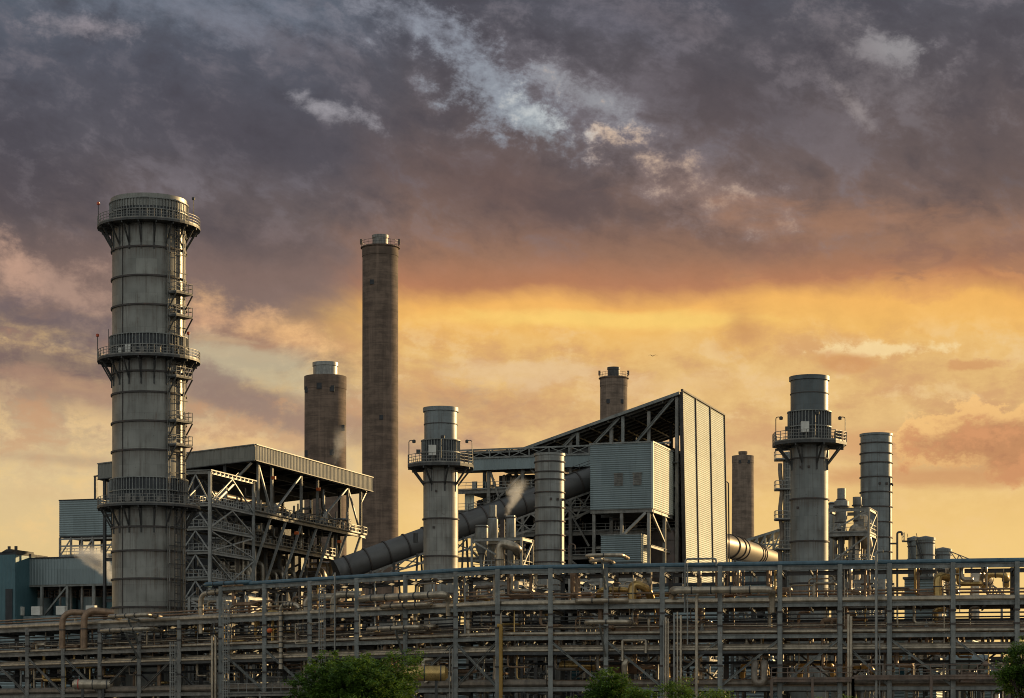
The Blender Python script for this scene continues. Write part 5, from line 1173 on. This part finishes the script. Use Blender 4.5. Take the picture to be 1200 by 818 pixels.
# walkways with railings
def walk(a, b, off, z, label, mat='steel_l', drop=True):
    t = empty('walkway', RK(a,off,0), 0, label, 'walkway'); o0 = V(t.location); d = MB()
    p, q = RK(a,off,z)-o0, RK(b,off,z)-o0
    MB().bar(p + AC*.5, q + AC*.5, 1.0, .12).build('deck', M['steel_d'], t)
    rail(MB(), [p, q], 1.15, 1.5, .04).build('railing', M[mat], t); MB().bar(p - V((0,0,.15)), q - V((0,0,.15)), .15, .3, 1).build('edge_beam', M[mat], t)
    if drop:
        for px in (a, (a+b)/2, b):
            c = RK(px,off,0)-o0; MB().bar(c, c + V((0,0,z)), .25, .25, 1).build('post', M[mat], t)
walk(905, 1000, -1.2, 6.3, 'rust-brown walkway low on the rack, right of the U bend', 'rusty'); walk(1000, 1182, -1.2, 6.5, 'long rust-brown walkway low on the right of the rack', 'rusty')
walk(262, 352, -.8, 5.3, 'grey walkway with railing low on the rack left of the big tree', 'steel'); walk(-20, 130, 2.2, LV[3]+.5, 'grey railed walkway inside the low left rack', 'steel', False)
walk(548, 700, 5, LV[2]+.3, 'railed walkway at the second tier between the centre stacks', 'steel_l', False); walk(985, 1060, 6, LV[2]+.2, 'railed walkway at the second tier right of the big grey-blue stack', 'steel_l', False)
walk(200, 262, 1.2, 5.2, 'short grey walkway at the rack step', 'steel', False)
for (px, py, lb) in ((316, 739, 'small orange-red round lamp left of the big tree'), (1155, 778, 'small rusty drum at the lower right')):
    D = 262; o = MB().lathe([(0,-.3),(.25,-.2),(.36,0),(.25,.2),(0,.32)], 14).build('round_lamp', M['orange' if px < 400 else 'rusty'], None, True, loc=P3(px,py,Dl(px)-.5)); tag(o, lb, 'lamp')
o = MB().box(-.7,.7,-.4,.4,0,.9).box(-.75,.75,-.45,.45,.903,.98).build('junction_box', M['rusty'], None, loc=RK(1133,-.5,5.9)); tag(o, 'dull brownish box on the low walkway at the right', 'box')

# ---------------------------------------------------------------- trees
def tree(name, x, y, H, rad, nleaf, label, mat, seed, leaf=.16, crown0=.2, cat='tree', lobes=13, spread=1.0):
    rn = random.Random(seed); t = empty(name, (x,y,0), 0, label, cat); tm = MB(); tips = []
    th = H*crown0; tm.tube([(0,0,0),(rn.uniform(-.1,.1),0,th*.6),(rn.uniform(-.2,.2),.1,th+.3)], [H*.035, H*.027, H*.02], 9)
    for i in range(lobes):
        a = 2*pi*i*.618 + rn.uniform(-.3,.3); e = rn.uniform(.0, 1); rr = rad*(.35+.5*rn.random())*(1-.45*e); hz = th + (H-th)*(.18+.62*e)
        c = V((rr*cos(a)*spread, rr*sin(a), hz)); m_ = c*.5 + V((0,0,th*.3)); tm.tube([(0,0,th*.8), m_, c], [H*.014, H*.009, .02], 6); tips.append((c, rad*rn.uniform(.26,.42)))
        for k in range(3): q = c + V((rn.uniform(-1,1),rn.uniform(-1,1),rn.uniform(-.3,1)))*rad*.25; tm.tube([m_.lerp(c,.6), q], [.04,.012], 5); tips.append((q, rad*rn.uniform(.14,.26)))
    tips.append((V((0,0,H*.72)), rad*.42)); tm.build('trunk', M['bark'], t, True)
    cr = MB(); tot = sum(s_*s_ for _, s_ in tips)
    for c, s_ in tips:
        subs = []
        for k in range(int(16*s_/rad*3)+4):                # sprigs
            d = V((rn.gauss(0,1), rn.gauss(0,1), rn.gauss(0,.75))).normalized(); subs.append((c + d*s_*rn.uniform(.6,1.15), rn.uniform(.12,.30)*min(1.3, rad/4+.4)))
        n = int(nleaf*s_*s_/tot/len(subs))
        for p, q in subs:
            for k in range(n):
                o = p + V((rn.gauss(0,1), rn.gauss(0,1), rn.gauss(0,.7)))*q*.62
                if o.z > H: o.z = H - rn.random()*.3
                u = V((rn.uniform(-1,1), rn.uniform(-1,1), rn.uniform(-.5,.5))).normalized(); v_ = u.cross(V((rn.uniform(-.6,.6), rn.uniform(-.6,.6), 1))).normalized(); l = leaf*rn.uniform(.6,1.3)
                cr.add([o - u*l, o - v_*l*.45, o + u*l, o + v_*l*.45], [(0,1,2,3)])
    cr.build('crown', M[mat], t); return t
def tr(px, ptop, D, wpx, *a, **k): return tree(k.pop('name', 'tree'), (px-600)*D/F, D, CZ+(HZ-ptop)*D/F, wpx*D/F/2, *a, **k)
tr(415, 761, 165, 162, 80000, 'big leafy green tree at the bottom, left of centre', 'leaf', 1, leaf=.12, crown0=.25, lobes=20, spread=1.1)
tr(706, 782, 175, 92, 22000, 'small dark leafy tree at the bottom centre', 'leaf', 2, leaf=.12)
tr(745, 800, 172, 56, 5000, 'low dark bush right of the small tree at bottom centre', 'leaf', 3, leaf=.11, name='bush', cat='bush', crown0=.1)
tr(797, 789, 168, 60, 9000, 'light green feathery bush at the bottom, right of centre', 'leaf2', 4, leaf=.1, name='bush', cat='bush', crown0=.1)
tr(838, 802, 168, 60, 5000, 'low light green bush, second of the row right of centre', 'leaf2', 5, leaf=.1, name='bush', cat='bush', crown0=.1)
tr(880, 809, 168, 40, 4000, 'lowest bush of the row right of centre', 'leaf2', 6, leaf=.1, name='bush', cat='bush', crown0=.1)
tr(1000, 808, 168, 40, 3500, 'low bush tip at the bottom under the tall mast', 'leaf2', 7, leaf=.1, name='bush', cat='bush', crown0=.1)
tr(1208, 738, 120, 100, 22000, 'leafy tree cut by the right edge', 'leaf', 8, leaf=.085, crown0=.25)
tr(960, 811, 168, 40, 3500, 'low bush tip at the bottom left of the tall mast', 'leaf2', 9, leaf=.1, name='bush', cat='bush', crown0=.1)
# a bird
o = MB().add([(0,0,0),(.5,0,.25),(1.1,0,.1),(.5,.2,.2),(-.5,0,.25),(-1.1,0,.1),(-.5,.2,.2),(0,.3,-.1),(0,-.5,0)], [(0,1,3,7),(1,2,3),(0,4,6,7),(4,5,6),(8,0,7)]).build('bird', M['dark'], None, loc=P3(765,417,500)); tag(o, 'tiny dark bird flying in the orange sky', 'bird')
